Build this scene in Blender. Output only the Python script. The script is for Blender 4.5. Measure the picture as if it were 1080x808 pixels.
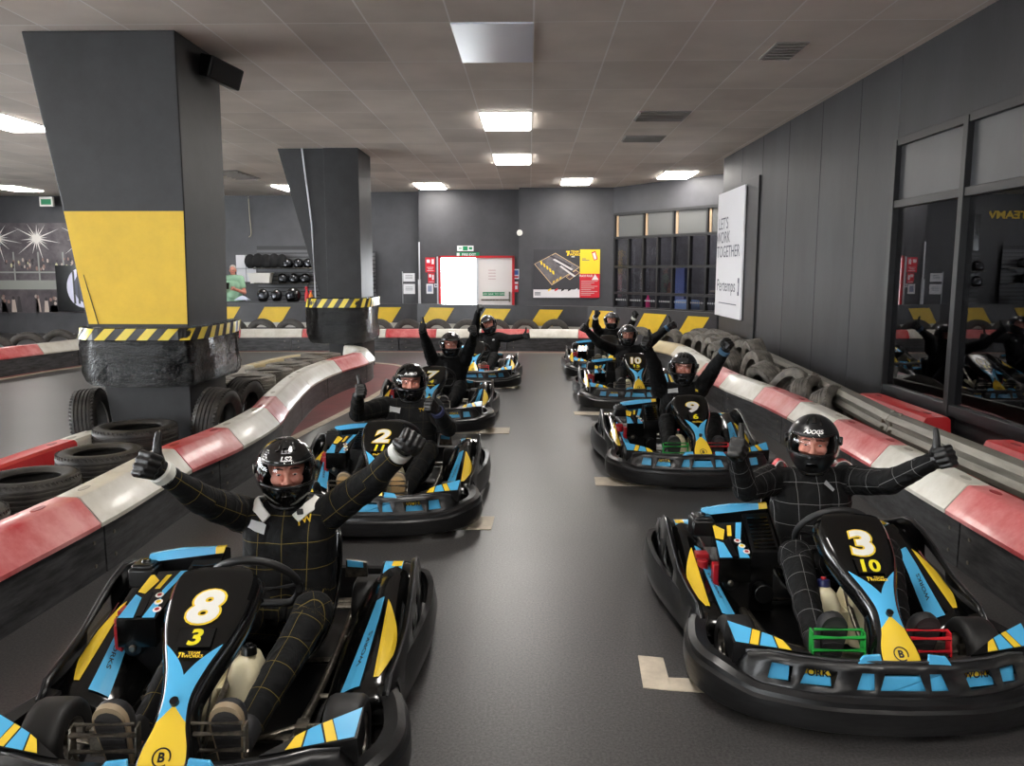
import bpy, bmesh, math, random
from mathutils import Vector, Matrix
from mathutils.bvhtree import BVHTree
PI = math.pi
sin, cos, rad = math.sin, math.cos, math.radians
random.seed(7)
for o in list(bpy.data.objects):
    bpy.data.objects.remove(o)
SC = bpy.context.scene
COL = SC.collection

# ------------------------------------------------------------------ camera, world, exposure
cam_data = bpy.data.cameras.new('camera')
cam_data.sensor_width = 36.0
cam_data.lens = 850.0 / 1080.0 * 36.0
cam_data.clip_start = 0.05
cam = bpy.data.objects.new('camera', cam_data)
COL.objects.link(cam)
cam.location = (0, 0, 1.65)
cam.rotation_euler = (rad(90) - math.atan(118 / 850.0), 0, math.atan(18 / 850.0))
SC.camera = cam
SC.view_settings.view_transform = 'Standard'
SC.view_settings.look = 'None'
SC.view_settings.gamma = 1.0
SC.view_settings.use_curve_mapping = False
SC.view_settings.exposure = 1.06
LED = 15.0            # brightness of the ceiling panels
WORLD = 11.0           # daylight through the open door and the added unseen openings
world = bpy.data.worlds.new('daylight')
SC.world = world
world.use_nodes = True
wn = world.node_tree
wn.nodes['Background'].inputs[0].default_value = (0.93, 0.97, 1.0, 1)
wn.nodes['Background'].inputs[1].default_value = WORLD
LED_COLOR = (1.0, 0.955, 0.90)

# ------------------------------------------------------------------ materials
def lin(c):
    out = []
    for v in c:
        v = v / 255.0
        out.append(v / 12.92 if v <= 0.04045 else ((v + 0.055) / 1.055) ** 2.4)
    return tuple(out) + (1.0,)

MATS = {}
def mat(name, col, rough=0.5, metal=0.0, spec=0.5, coat=0.0, var=0.0, scale=8.0, bump=0.0, bscale=40.0, emit=None, col2=None, stretch=None):
    """Principled material; colour varied with noise between col and col2."""
    if name in MATS:
        return MATS[name]
    m = bpy.data.materials.new(name)
    m.use_nodes = True
    nt = m.node_tree
    b = nt.nodes['Principled BSDF']
    b.inputs['Base Color'].default_value = lin(col)
    b.inputs['Roughness'].default_value = rough
    b.inputs['Metallic'].default_value = metal
    b.inputs['Specular IOR Level'].default_value = spec
    b.inputs['Coat Weight'].default_value = coat
    b.inputs['Coat Roughness'].default_value = 0.08
    tc = nt.nodes.new('ShaderNodeTexCoord')
    src = tc.outputs['Object']
    if stretch:
        mp = nt.nodes.new('ShaderNodeMapping')
        mp.inputs['Scale'].default_value = stretch
        nt.links.new(src, mp.inputs[0])
        src = mp.outputs[0]
    if var or col2:
        n = nt.nodes.new('ShaderNodeTexNoise')
        n.inputs['Scale'].default_value = scale
        n.inputs['Detail'].default_value = 6
        n.inputs['Roughness'].default_value = 0.65
        nt.links.new(src, n.inputs['Vector'])
        r = nt.nodes.new('ShaderNodeValToRGB')
        r.color_ramp.elements[0].position = 0.36
        r.color_ramp.elements[1].position = 0.66
        a = col
        c2 = col2 if col2 else tuple(min(255, v * (1 + var)) for v in col)
        if not col2:
            a = tuple(v * (1 - var) for v in col)
        r.color_ramp.elements[0].color = lin(a)
        r.color_ramp.elements[1].color = lin(c2)
        nt.links.new(n.outputs['Fac'], r.inputs['Fac'])
        nt.links.new(r.outputs['Color'], b.inputs['Base Color'])
    if bump:
        n2 = nt.nodes.new('ShaderNodeTexNoise')
        n2.inputs['Scale'].default_value = bscale
        n2.inputs['Detail'].default_value = 5
        nt.links.new(src, n2.inputs['Vector'])
        bp = nt.nodes.new('ShaderNodeBump')
        bp.inputs['Strength'].default_value = bump
        bp.inputs['Distance'].default_value = 0.01
        nt.links.new(n2.outputs['Fac'], bp.inputs['Height'])
        nt.links.new(bp.outputs['Normal'], b.inputs['Normal'])
    if emit:
        b.inputs['Emission Color'].default_value = (LED_COLOR[0], LED_COLOR[1], LED_COLOR[2], 1)
        b.inputs['Emission Strength'].default_value = emit
    MATS[name] = m
    return m

def glass_mat(name, tint=(1, 1, 1), ior=1.5, rough=0.0):
    """thin clear pane: fresnel mix of see-through and mirror"""
    m = bpy.data.materials.new(name)
    m.use_nodes = True
    nt = m.node_tree
    for n in list(nt.nodes):
        nt.nodes.remove(n)
    out = nt.nodes.new('ShaderNodeOutputMaterial')
    tr = nt.nodes.new('ShaderNodeBsdfTransparent')
    tr.inputs[0].default_value = (tint[0], tint[1], tint[2], 1)
    gl = nt.nodes.new('ShaderNodeBsdfGlossy')
    gl.inputs['Roughness'].default_value = rough
    fr = nt.nodes.new('ShaderNodeFresnel')
    # both faces of a pane reflect like an outside face
    geo = nt.nodes.new('ShaderNodeNewGeometry')
    io = nt.nodes.new('ShaderNodeMix')
    io.inputs[2].default_value = ior
    io.inputs[3].default_value = 1.0 / ior
    nt.links.new(geo.outputs['Backfacing'], io.inputs[0])
    nt.links.new(io.outputs[0], fr.inputs[0])
    mx = nt.nodes.new('ShaderNodeMixShader')
    nt.links.new(fr.outputs[0], mx.inputs[0])
    nt.links.new(tr.outputs[0], mx.inputs[1])
    nt.links.new(gl.outputs[0], mx.inputs[2])
    nt.links.new(mx.outputs[0], out.inputs[0])
    MATS[name] = m
    return m

BLACKP = mat('black_plastic', (11, 11, 12), 0.3, spec=0.5, var=0.25, scale=6, bump=0.08, bscale=25)
BLACKG = mat('black_gloss', (9, 9, 9), 0.15, spec=0.5, coat=0.3)
SCUFF = mat('scuffed_black_plastic', (12, 12, 13), 0.33, col2=(30, 30, 31), scale=9, bump=0.12, bscale=18, stretch=(1, 1, 5))
RUBBER = mat('kart_tyre_rubber', (20, 19, 19), 0.55, var=0.2, scale=14)
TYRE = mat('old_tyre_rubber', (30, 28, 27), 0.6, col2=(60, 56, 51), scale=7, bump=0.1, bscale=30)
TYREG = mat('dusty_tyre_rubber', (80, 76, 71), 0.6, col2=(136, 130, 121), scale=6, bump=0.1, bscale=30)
BLUE = mat('sky_blue_decal', (84, 178, 226), 0.25, coat=0.3)
YELLOW = mat('yellow_decal', (236, 200, 58), 0.25, coat=0.3)
WHITE = mat('white_plastic', (228, 226, 220), 0.35)
CREAM = mat('cream_tank_plastic', (222, 212, 178), 0.35, var=0.05, scale=5)
STEEL = mat('bare_steel', (120, 114, 104), 0.32, metal=0.9, var=0.25, scale=30)
RIM = mat('wheel_rim_metal', (150, 146, 140), 0.3, metal=0.9, var=0.15, scale=20)
REDP = mat('red_part', (150, 18, 28), 0.35)
GREENP = mat('green_paint', (40, 160, 66), 0.3)
REDM = mat('red_paint', (196, 36, 44), 0.3)
DARKF = mat('dark_fabric', (20, 20, 22), 0.85, bump=0.3, bscale=18)
LEATHER = mat('black_glove_leather', (15, 14, 14), 0.4, bump=0.25, bscale=60)
CUFFW = mat('white_knit_cuff', (206, 206, 198), 0.8)
SKIN = mat('skin', (216, 150, 130), 0.5, col2=(200, 124, 108), scale=14)
EYEW = mat('eye_white', (225, 220, 214), 0.3)
EYED = mat('eye_dark', (40, 30, 26), 0.3)
HAIRD = mat('brown_hair', (62, 46, 36), 0.8, var=0.3, scale=60)
HAIRG = mat('grey_hair', (182, 176, 168), 0.8, var=0.15, scale=60)
VISOR = glass_mat('clear_visor', (0.93, 0.93, 0.93), 1.45, 0.03)
PANE = glass_mat('window_glass', (0.55, 0.56, 0.6), 1.8, 0.0)
PANE2 = glass_mat('lounge_glass', (0.84, 0.85, 0.88), 1.45, 0.0)

# ------------------------------------------------------------------ mesh builder
class MB:
    def __init__(self):
        self.v, self.f, self.m = [], [], []
        self.mats = []
        self.T = Matrix.Identity(4)
    def mi(self, m):
        if m not in self.mats:
            self.mats.append(m)
        return self.mats.index(m)
    def add(self, vs, fs, m):
        k = len(self.v)
        self.v += [self.T @ Vector(p) for p in vs]
        i = self.mi(m)
        for f in fs:
            self.f.append(tuple(k + a for a in f))
            self.m.append(i)
    def box(self, c, s, m, rot=None):
        x, y, z = s[0] / 2, s[1] / 2, s[2] / 2
        vs = [Vector((a * x, b * y, d * z)) for a in (-1, 1) for b in (-1, 1) for d in (-1, 1)]
        if rot is not None:
            R = rot.to_3x3()
            vs = [R @ p for p in vs]
        vs = [p + Vector(c) for p in vs]
        self.add(vs, [(0, 1, 3, 2), (4, 6, 7, 5), (0, 4, 5, 1), (2, 3, 7, 6), (0, 2, 6, 4), (1, 5, 7, 3)], m)
    def b2(self, a, b, m):
        self.box([(p + q) / 2 for p, q in zip(a, b)], [abs(q - p) for p, q in zip(a, b)], m)
    def loft(self, rings, m, closed=True, caps=True, loop=False):
        n = len(rings[0])
        vs = [p for r in rings for p in r]
        fs = []
        R = len(rings)
        for i in range(R if loop else R - 1):
            j = (i + 1) % R
            for k in range(n if closed else n - 1):
                l = (k + 1) % n
                fs.append((i * n + k, i * n + l, j * n + l, j * n + k))
        if caps and not loop and closed:
            fs.append(tuple(range(n - 1, -1, -1)))
            fs.append(tuple((R - 1) * n + k for k in range(n)))
        self.add(vs, fs, m)
    def frame(self, d):
        d = Vector(d).normalized()
        u = Vector((0, 0, 1)) if abs(d.z) < 0.9 else Vector((1, 0, 0))
        a = d.cross(u).normalized()
        return a, a.cross(d).normalized()
    def cyl(self, p, q, r, m, r2=None, seg=16, caps=True):
        p, q = Vector(p), Vector(q)
        r2 = r if r2 is None else r2
        a, b = self.frame(q - p)
        self.loft([[c + (a * cos(2 * PI * k / seg) + b * sin(2 * PI * k / seg)) * rr for k in range(seg)]
                   for c, rr in ((p, r), (q, r2))], m, True, caps)
    def tube(self, pts, r, m, seg=10, loop=False):
        pts = [Vector(p) for p in pts]
        n = len(pts)
        rings = []
        up = None
        for i in range(n):
            if loop:
                d = pts[(i + 1) % n] - pts[i - 1]
            else:
                d = pts[min(i + 1, n - 1)] - pts[max(i - 1, 0)]
            d.normalize()
            if up is None:
                a, b = self.frame(d)
            else:
                a = (up - d * up.dot(d)).normalized()
                b = d.cross(a)
            up = a
            rr = r[i] if isinstance(r, (list, tuple)) else r
            rings.append([pts[i] + (a * cos(2 * PI * k / seg) + b * sin(2 * PI * k / seg)) * rr for k in range(seg)])
        self.loft(rings, m, True, True, loop)
    def lathe(self, prof, o, ax, m, seg=28, closed=False):
        """prof: list of (radius, height along ax)"""
        o, ax = Vector(o), Vector(ax).normalized()
        a, b = self.frame(ax)
        rings = []
        for k in range(seg):
            t = 2 * PI * k / seg
            d = a * cos(t) + b * sin(t)
            rings.append([o + d * r + ax * h for r, h in prof])
        self.loft(rings, m, closed, False, True)
    def prism(self, pts, off, m):
        """polygon (3D points) extruded by vector off"""
        off = Vector(off)
        n = len(pts)
        vs = [Vector(p) for p in pts] + [Vector(p) + off for p in pts]
        fs = [tuple(range(n - 1, -1, -1)), tuple(range(n, 2 * n))]
        fs += [(k, (k + 1) % n, n + (k + 1) % n, n + k) for k in range(n)]
        self.add(vs, fs, m)
    def poly(self, pts, m):
        self.add(pts, [tuple(range(len(pts)))], m)
    def ell(self, c, r, m, seg=16, rings=10, rot=None):
        c = Vector(c)
        if not isinstance(r, (tuple, list)):
            r = (r, r, r)
        vs = []
        for i in range(1, rings):
            t = PI * i / rings
            for k in range(seg):
                a = 2 * PI * k / seg
                vs.append(Vector((r[0] * sin(t) * cos(a), r[1] * sin(t) * sin(a), r[2] * cos(t))))
        vs += [Vector((0, 0, r[2])), Vector((0, 0, -r[2]))]
        if rot is not None:
            R = rot.to_3x3()
            vs = [R @ p for p in vs]
        vs = [p + c for p in vs]
        fs = []
        for i in range(rings - 2):
            for k in range(seg):
                l = (k + 1) % seg
                fs.append((i * seg + k, (i + 1) * seg + k, (i + 1) * seg + l, i * seg + l))
        t = (rings - 1) * seg
        for k in range(seg):
            l = (k + 1) % seg
            fs.append((t, k, l))
            fs.append((t + 1, (rings - 2) * seg + l, (rings - 2) * seg + k))
        self.add(vs, fs, m)
    def cap(self, p, r, q, r2, m, seg=14):
        """tapered capsule"""
        self.ell(p, r, m, seg, 10)
        self.ell(q, r2, m, seg, 10)
        self.cyl(p, q, r, m, r2, seg)
    def text(self, s, size, M, m, depth=0.0, bold=0.0, shear=0.0, warp=None, sx=1.0):
        vs, fs = text_geo(s, bold, shear)
        w = []
        for p in vs:
            q = Vector((p[0] * size * sx, p[1] * size, 0))
            w.append(warp(q.x, q.y) if warp else M @ q)
        self.add(w, fs, m)
    def build(self, name, parent=None, smooth=35, bevel=0.0, sub=0, solid=0.0, kind=None, loc=None, bseg=2):
        me = bpy.data.meshes.new(name)
        me.from_pydata([tuple(p) for p in self.v], [], self.f)
        for m in self.mats:
            me.materials.append(m)
        me.polygons.foreach_set('material_index', self.m)
        bm = bmesh.new()
        bm.from_mesh(me)
        bmesh.ops.recalc_face_normals(bm, faces=bm.faces)
        bm.to_mesh(me)
        bm.free()
        if smooth:
            me.polygons.foreach_set('use_smooth', [True] * len(me.polygons))
            me.set_sharp_from_angle(angle=rad(smooth))
        me.update()
        o = bpy.data.objects.new(name, me)
        COL.objects.link(o)
        if parent:
            o.parent = parent
        if loc is not None:
            o.location = loc
        if solid:
            md = o.modifiers.new('thickness', 'SOLIDIFY')
            md.thickness = solid
            md.offset = -1
        if bevel:
            md = o.modifiers.new('edges', 'BEVEL')
            md.width = bevel
            md.segments = bseg
            md.limit_method = 'ANGLE'
            md.angle_limit = rad(40)
        if sub:
            md = o.modifiers.new('subdivision', 'SUBSURF')
            md.levels = sub
            md.render_levels = sub
        if kind:
            o['kind'] = kind
        return o

TEXTS = {}
def text_geo(s, bold=0.0, shear=0.0):
    """flat letters, height about 1, centred on the origin"""
    key = (s, bold, shear)
    if key in TEXTS:
        return TEXTS[key]
    cu = bpy.data.curves.new('lettering', 'FONT')
    cu.body = s
    cu.size = 1.38
    cu.offset = bold
    cu.shear = shear
    cu.align_x = 'CENTER'
    cu.align_y = 'CENTER'
    cu.resolution_u = 4
    cu.fill_mode = 'FRONT'
    ob = bpy.data.objects.new('lettering', cu)
    COL.objects.link(ob)
    bpy.context.view_layer.update()
    me = bpy.data.meshes.new_from_object(ob.evaluated_get(bpy.context.evaluated_depsgraph_get()))
    vs = [tuple(v.co) for v in me.vertices]
    fs = [tuple(p.vertices) for p in me.polygons]
    bpy.data.objects.remove(ob)
    bpy.data.curves.remove(cu)
    bpy.data.meshes.remove(me)
    if vs:
        xs = [v[0] for v in vs]
        ys = [v[1] for v in vs]
        cx, cy = (min(xs) + max(xs)) / 2, (min(ys) + max(ys)) / 2
        vs = [(v[0] - cx, v[1] - cy, 0) for v in vs]
    TEXTS[key] = (vs, fs)
    return TEXTS[key]

def tag(o, label, cat, group=None):
    o['label'] = label
    o['category'] = cat
    if group:
        o['group'] = group
    return o
def empty(name, loc, rz=0.0):
    o = bpy.data.objects.new(name, None)
    COL.objects.link(o)
    o.location = loc
    o.rotation_euler = (0, 0, rz)
    o.empty_display_size = 0.2
    return o
def copy_tree(o, parent=None):
    c = o.copy()
    COL.objects.link(c)
    if parent:
        c.parent = parent
    for ch in [x for x in o.children]:
        copy_tree(ch, c)
    return c
def cr(pts, n):
    """Catmull-Rom through pts, n samples per span"""
    P = [Vector(p) for p in pts]
    P = [P[0] * 2 - P[1]] + P + [P[-1] * 2 - P[-2]]
    out = []
    for i in range(1, len(P) - 2):
        for k in range(n):
            t = k / n
            a, b, c, d = P[i - 1], P[i], P[i + 1], P[i + 2]
            out.append(0.5 * ((2 * b) + (c - a) * t + (2 * a - 5 * b + 4 * c - d) * t * t + (3 * b - a - 3 * c + d) * t ** 3))
    out.append(P[-2].copy())
    return out
ORD = ['first', 'second', 'third', 'fourth', 'fifth', 'sixth', 'seventh', 'eighth', 'ninth', 'tenth', 'eleventh', 'twelfth', 'thirteenth',
       'fourteenth', 'fifteenth', 'sixteenth', 'seventeenth', 'eighteenth', 'nineteenth', 'twentieth']
# ================================================================== THE SETTING
def floor_mat():
    m = mat('asphalt_floor', (62, 61, 62), 0.36, spec=0.75)
    nt = m.node_tree
    b = nt.nodes['Principled BSDF']
    tc = nt.nodes.new('ShaderNodeTexCoord')
    fine = nt.nodes.new('ShaderNodeTexNoise')
    fine.inputs['Scale'].default_value = 90
    fine.inputs['Detail'].default_value = 4
    fine.inputs['Roughness'].default_value = 0.8
    wide = nt.nodes.new('ShaderNodeTexNoise')
    wide.inputs['Scale'].default_value = 0.9
    wide.inputs['Detail'].default_value = 5
    for n in (fine, wide):
        nt.links.new(tc.outputs['Object'], n.inputs['Vector'])
    r1 = nt.nodes.new('ShaderNodeValToRGB')
    r1.color_ramp.elements[0].position, r1.color_ramp.elements[1].position = 0.38, 0.72
    r1.color_ramp.elements[0].color = lin((42, 41, 42))
    r1.color_ramp.elements[1].color = lin((98, 96, 95))
    r2 = nt.nodes.new('ShaderNodeValToRGB')
    r2.color_ramp.elements[0].position, r2.color_ramp.elements[1].position = 0.3, 0.75
    r2.color_ramp.elements[0].color = (0.78, 0.78, 0.78, 1)
    r2.color_ramp.elements[1].color = (1.12, 1.12, 1.12, 1)
    nt.links.new(fine.outputs['Fac'], r1.inputs['Fac'])
    nt.links.new(wide.outputs['Fac'], r2.inputs['Fac'])
    mx = nt.nodes.new('ShaderNodeMix')
    mx.data_type = 'RGBA'
    mx.blend_type = 'MULTIPLY'
    mx.inputs[0].default_value = 1.0
    nt.links.new(r1.outputs['Color'], mx.inputs[6])
    nt.links.new(r2.outputs['Color'], mx.inputs[7])
    nt.links.new(mx.outputs[2], b.inputs['Base Color'])
    bp = nt.nodes.new('ShaderNodeBump')
    bp.inputs['Strength'].default_value = 0.12
    bp.inputs['Distance'].default_value = 0.004
    nt.links.new(fine.outputs['Fac'], bp.inputs['Height'])
    nt.links.new(bp.outputs['Normal'], b.inputs['Normal'])
    return m

def ceiling_mat():
    m = mat('ceiling_tiles', (176, 168, 158), 0.85)
    nt = m.node_tree
    b = nt.nodes['Principled BSDF']
    tc = nt.nodes.new('ShaderNodeTexCoord')
    mp = nt.nodes.new('ShaderNodeMapping')
    mp.inputs['Location'].default_value = (-0.03 + 6.6, -6.7 + 24.0, 0)
    br = nt.nodes.new('ShaderNodeTexBrick')
    br.offset = 0.0
    br.inputs['Scale'].default_value = 1.0
    br.inputs['Brick Width'].default_value = 0.66
    br.inputs['Row Height'].default_value = 1.2
    br.inputs['Mortar Size'].default_value = 0.008
    br.inputs['Mortar Smooth'].default_value = 0.2
    br.inputs['Color1'].default_value = lin((214, 204, 194))
    br.inputs['Color2'].default_value = lin((232, 222, 212))
    br.inputs['Mortar'].default_value = lin((244, 240, 236))
    n = nt.nodes.new('ShaderNodeTexNoise')
    n.inputs['Scale'].default_value = 1.3
    n.inputs['Detail'].default_value = 4
    r = nt.nodes.new('ShaderNodeValToRGB')
    r.color_ramp.elements[0].position, r.color_ramp.elements[1].position = 0.3, 0.7
    r.color_ramp.elements[0].color = (0.86, 0.85, 0.84, 1)
    r.color_ramp.elements[1].color = (1.06, 1.06, 1.06, 1)
    mx = nt.nodes.new('ShaderNodeMix')
    mx.data_type = 'RGBA'
    mx.blend_type = 'MULTIPLY'
    mx.inputs[0].default_value = 1.0
    nt.links.new(tc.outputs['Object'], mp.inputs[0])
    nt.links.new(mp.outputs[0], br.inputs['Vector'])
    nt.links.new(tc.outputs['Object'], n.inputs['Vector'])
    nt.links.new(n.outputs['Fac'], r.inputs['Fac'])
    nt.links.new(br.outputs['Color'], mx.inputs[6])
    nt.links.new(r.outputs['Color'], mx.inputs[7])
    nt.links.new(mx.outputs[2], b.inputs['Base Color'])
    return m

WALLM = mat('charcoal_wall_paint', (41, 41, 43), 0.5, col2=(55, 55, 58), scale=1.6, stretch=(1, 1, 0.35), bump=0.06, bscale=60)
WALLB = mat('back_wall_paint', (62, 62, 66), 0.5, col2=(74, 74, 78), scale=1.2, bump=0.04, bscale=60)
PILLM = mat('pillar_paint', (27, 27, 29), 0.5, col2=(37, 37, 40), scale=4, bump=0.05, bscale=40)
YWALL = mat('yellow_wall_paint', (236, 196, 46), 0.5, col2=(226, 186, 44), scale=5)
FRAMEM = mat('window_frame_paint', (30, 30, 32), 0.4)
GREYFILM = mat('grey_window_film', (58, 59, 61), 0.35, var=0.08, scale=2)
LINEW = mat('cream_floor_paint', (214, 202, 182), 0.6, col2=(188, 176, 158), scale=9)
REDF = mat('red_floor_paint', (134, 72, 72), 0.5, col2=(116, 66, 66), scale=3)
DARKROOM = mat('dark_room', (22, 22, 26), 0.8)
TRIMM = mat('white_trim', (206, 208, 214), 0.4)

b = MB()
b.b2((-16, -7, -0.1), (7.5, 24, 0), floor_mat())
b.build('floor', kind='structure', smooth=0)
b = MB()
b.b2((-16, -7, 3.6), (7.5, 24, 3.7), ceiling_mat())
b.build('ceiling', kind='structure', smooth=0)

# right wall: painted panels with narrow gaps, a window bay near the camera
b = MB()
ys = [7.75, 8.65, 9.75, 10.95, 12.15, 13.3, 14.5]
for i in range(len(ys) - 1):
    b.b2((3.4, ys[i] + 0.006, 0), (3.46, ys[i + 1] - 0.006, 3.6), WALLM)
b.b2((3.45, 7.75, 0), (3.6, 14.5, 3.6), FRAMEM)
b.b2((3.4, -7, 2.82), (3.6, 7.75, 3.6), WALLM)
b.b2((3.4, -7, 0), (3.6, 1.5, 2.82), WALLM)
b.b2((3.43, 1.5, 0), (3.6, 7.75, 0.5), WALLM)
b.b2((3.37, 12.2, 0.62), (3.4, 14.4, 3.05), WALLM)
b.b2((3.4, 14.5, 0), (3.55, 14.56, 3.6), WALLM)
b.build('wall_right', kind='structure', smooth=0, bevel=0.004)
# dark office behind the right window
b = MB()
b.b2((6.2, -1, 0), (6.3, 9, 3.6), DARKROOM)
b.b2((3.6, -1.1, 0), (6.3, -1, 3.6), DARKROOM)
b.b2((3.6, 9, 0), (6.3, 9.1, 3.6), DARKROOM)
b.b2((3.6, -1, 3.6), (6.3, 9, 3.65), DARKROOM)
b.b2((3.6, -1, -0.1), (6.3, 9, -0.02), DARKROOM)
b.build('wall_office', kind='structure', smooth=0)
w1 = MB()
for y in (7.72, 6.5, 5.0, 3.5, 1.53):
    w1.b2((3.36, y - 0.035, 0), (3.46, y + 0.035, 2.84), FRAMEM)
for z, t in ((2.82, 0.035), (2.26, 0.035), (0.54, 0.045)):
    w1.b2((3.37, 1.5, z - t), (3.45, 7.75, z + t), FRAMEM)
w1 = w1.build('window_1', kind='structure', smooth=0, bevel=0.004)
b = MB()
for a, c in ((1.56, 3.47), (3.53, 4.97), (5.03, 6.47), (6.53, 7.69)):
    b.b2((3.415, a, 0.58), (3.421, c, 2.23), PANE)
b.build('pane', w1, smooth=0)
b = MB()
for a, c in ((1.56, 3.47), (3.53, 4.97), (5.03, 6.47), (6.53, 7.69)):
    b.b2((3.41, a, 2.29), (3.43, c, 2.79), GREYFILM)
b.build('grey_panel', w1, smooth=0)

# back wall with the double door
b = MB()
b.b2((-2.67, 19.9, 1.98), (-0.24, 20.1, 3.6), WALLB)
b.b2((-2.67, 19.9, 0), (-2.2, 20.1, 1.98), WALLB)
b.b2((-0.4, 19.9, 0), (-0.24, 20.1, 1.98), WALLB)
b.b2((-2.69, 19.9, 0), (-2.62, 20.5, 3.6), WALLB)
b.b2((-0.245, 19.45, 0), (2.0, 20.12, 3.6), WALLB)
b.b2((-4.4, 20.4, 0), (-2.62, 20.55, 3.6), WALLB)
b.b2((-16, 21.3, 0), (-4.4, 21.45, 3.6), WALLB)
b.b2((-4.45, 20.4, 0), (-4.4, 21.4, 3.6), WALLB)
b.build('wall_back', kind='structure', smooth=0, bevel=0.004)
d1 = MB()
d1.b2((-2.22, 19.86, 0), (-2.16, 19.98, 2.02), REDM)
d1.b2((-0.42, 19.86, 0), (-0.36, 19.98, 2.02), REDM)
d1.b2((-2.22, 19.86, 1.97), (-0.36, 19.98, 2.02), REDM)
d1.b2((-1.3, 19.88, 0), (-1.24, 19.98, 1.97), TRIMM)
d1 = d1.build('door_1', kind='structure', smooth=0)
b = MB()
DOORW = mat('white_door_paint', (222, 216, 214), 0.4)
b.b2((-1.24, 19.9, 0), (-0.42, 19.95, 1.97), DOORW)
b.b2((-1.18, 19.885, 0.93), (-0.48, 19.905, 0.97), STEEL)
b.b2((-0.5, 19.86, 0.9), (-0.46, 19.905, 1.15), STEEL)
b.b2((-1.14, 19.893, 1.05), (-0.6, 19.9, 1.14), mat('sign_green', (24, 128, 84), 0.4))
b.text('PUSH BAR TO OPEN', 0.05, Matrix.Translation((-0.87, 19.89, 1.095)) @ Matrix.Rotation(PI / 2, 4, 'X'), WHITE)
for k in range(4):
    b.b2((-1.0, 19.893, 1.66 - k * 0.07), (-0.82, 19.9, 1.68 - k * 0.07), mat('pale_red_print', (196, 170, 172), 0.5))
b.build('door_leaf', d1, smooth=0)
b = MB()
b.b2((-2.23, 19.9, 0.0), (-2.26, 19.84, 2.0), TRIMM)
b.b2((-2.72, 19.82, 0.0), (-2.66, 19.88, 1.45), TRIMM)
b.b2((-2.70, 19.84, 1.45), (-2.67, 19.88, 2.35), TRIMM)
b.build('trim_1', kind='structure', smooth=0)

# angled wall with the gridded window, right of the poster
WA, WB = Vector((1.95, 19.5, 0)), Vector((4.2, 16.4, 0))
wd = (WB - WA).normalized()
wnrm = Vector((-wd.y, wd.x, 0))
if wnrm.y > 0:
    wnrm = -wnrm
WT = Matrix(((wd.x, wnrm.x, 0, WA.x), (wd.y, wnrm.y, 0, WA.y), (0, 0, 1, 0), (0, 0, 0, 1)))
WL = (WB - WA).length
b = MB()
b.T = WT
b.b2((-0.02, -0.15, 2.98), (WL, 0, 3.6), WALLB)
b.b2((-0.02, -0.15, 0), (0.12, 0, 3.0), WALLB)
b.b2((0.12, -0.15, 0), (WL, 0, 0.78), WALLB)
b.build('wall_angled', kind='structure', smooth=0)
b = MB()
b.T = WT
LOUNGE = mat('lounge_walls', (70, 69, 74), 0.7, var=.15, scale=3)
b.b2((-0.3, -2.6, 0), (WL + 0.6, -2.5, 3.6), LOUNGE)
b.b2((-0.3, -2.6, 0), (-0.2, -0.15, 3.6), LOUNGE)
b.b2((WL, -2.6, 0), (WL + 0.1, 0.05, 3.6), LOUNGE)
b.build('wall_lounge', kind='structure', smooth=0)
w2 = MB()
w2.T = WT
cols = [0.14, 0.62, 1.1, 1.56, 2.02, 2.5, 2.98, 3.46]
for i, u in enumerate(cols):
    w2.b2((u - 0.025, -0.06, 0.78), (u + 0.025, 0.03, 2.98 if i % 2 == 0 else 2.42), FRAMEM)
for z in (2.97, 2.42, 1.75, 1.14, 0.8):
    w2.b2((0.12, -0.06, z - 0.03), (WL, 0.04, z + 0.03), FRAMEM)
w2 = w2.build('window_2', kind='structure', smooth=0)
b = MB()
b.T = WT
b.b2((0.14, -0.03, 0.8), (WL, -0.024, 2.42), PANE2)
b.build('pane', w2, smooth=0)
b = MB()
b.T = WT
b.b2((0.14, -0.03, 2.45), (WL, -0.015, 2.95), mat('frosted_panel', (96, 97, 96), 0.22))
for u in (0.18, 1.15, 2.08, 3.02):
    b.b2((u, -0.02, 2.45), (u + 0.06, 0.0, 2.95), mat('bare_wood_edge', (176, 150, 120), 0.6))
b.build('grey_panel', w2, smooth=0)
b = MB()
b.T = WT
for i in range(len(cols) - 1):
    for k in range(7):
        u = cols[i] + 0.06 + k * (cols[i + 1] - cols[i] - 0.12) / 6
        b.box((u, -0.02, 0.98), (0.035, 0.006, 0.035), mat('pale_glass_dots', (150, 152, 152), 0.5), Matrix.Rotation(PI / 4, 4, 'Y'))
b.build('manifestation_dots', w2, smooth=0)

# unseen left and camera-side walls, with openings added for fill daylight
b = MB()
b.b2((-16.1, -7, 0), (-16, 24, 0.7), WALLB)
b.b2((-16.1, -7, 3.2), (-16, 24, 3.6), WALLB)
for y0, y1 in ((-7, -4), (1.2, 1.8), (7.2, 7.8), (13.2, 24)):
    b.b2((-16.1, y0, 0.7), (-16, y1, 3.2), WALLB)
b.build('wall_left', kind='structure', smooth=0)
for k_, (y0, y1) in enumerate(((-4, 1.2), (1.8, 7.2), (7.8, 13.2))):  # unseen windows, added so daylight lifts the ceiling
    b = MB()
    for y in (y0 + .03, (2 * y0 + y1) / 3, (y0 + 2 * y1) / 3, y1 - .03):
        b.b2((-16.08, y - .03, .7), (-16.0, y + .03, 3.2), FRAMEM)
    b.b2((-16.08, y0, .7), (-16.0, y1, .76), FRAMEM)
    b.b2((-16.08, y0, 3.14), (-16.0, y1, 3.2), FRAMEM)
    b.build('window_%d' % (k_ + 3), kind='structure', smooth=0)
b = MB()
b.b2((-16, -7.1, 3.3), (7.5, -7, 3.6), WALLB)
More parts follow.
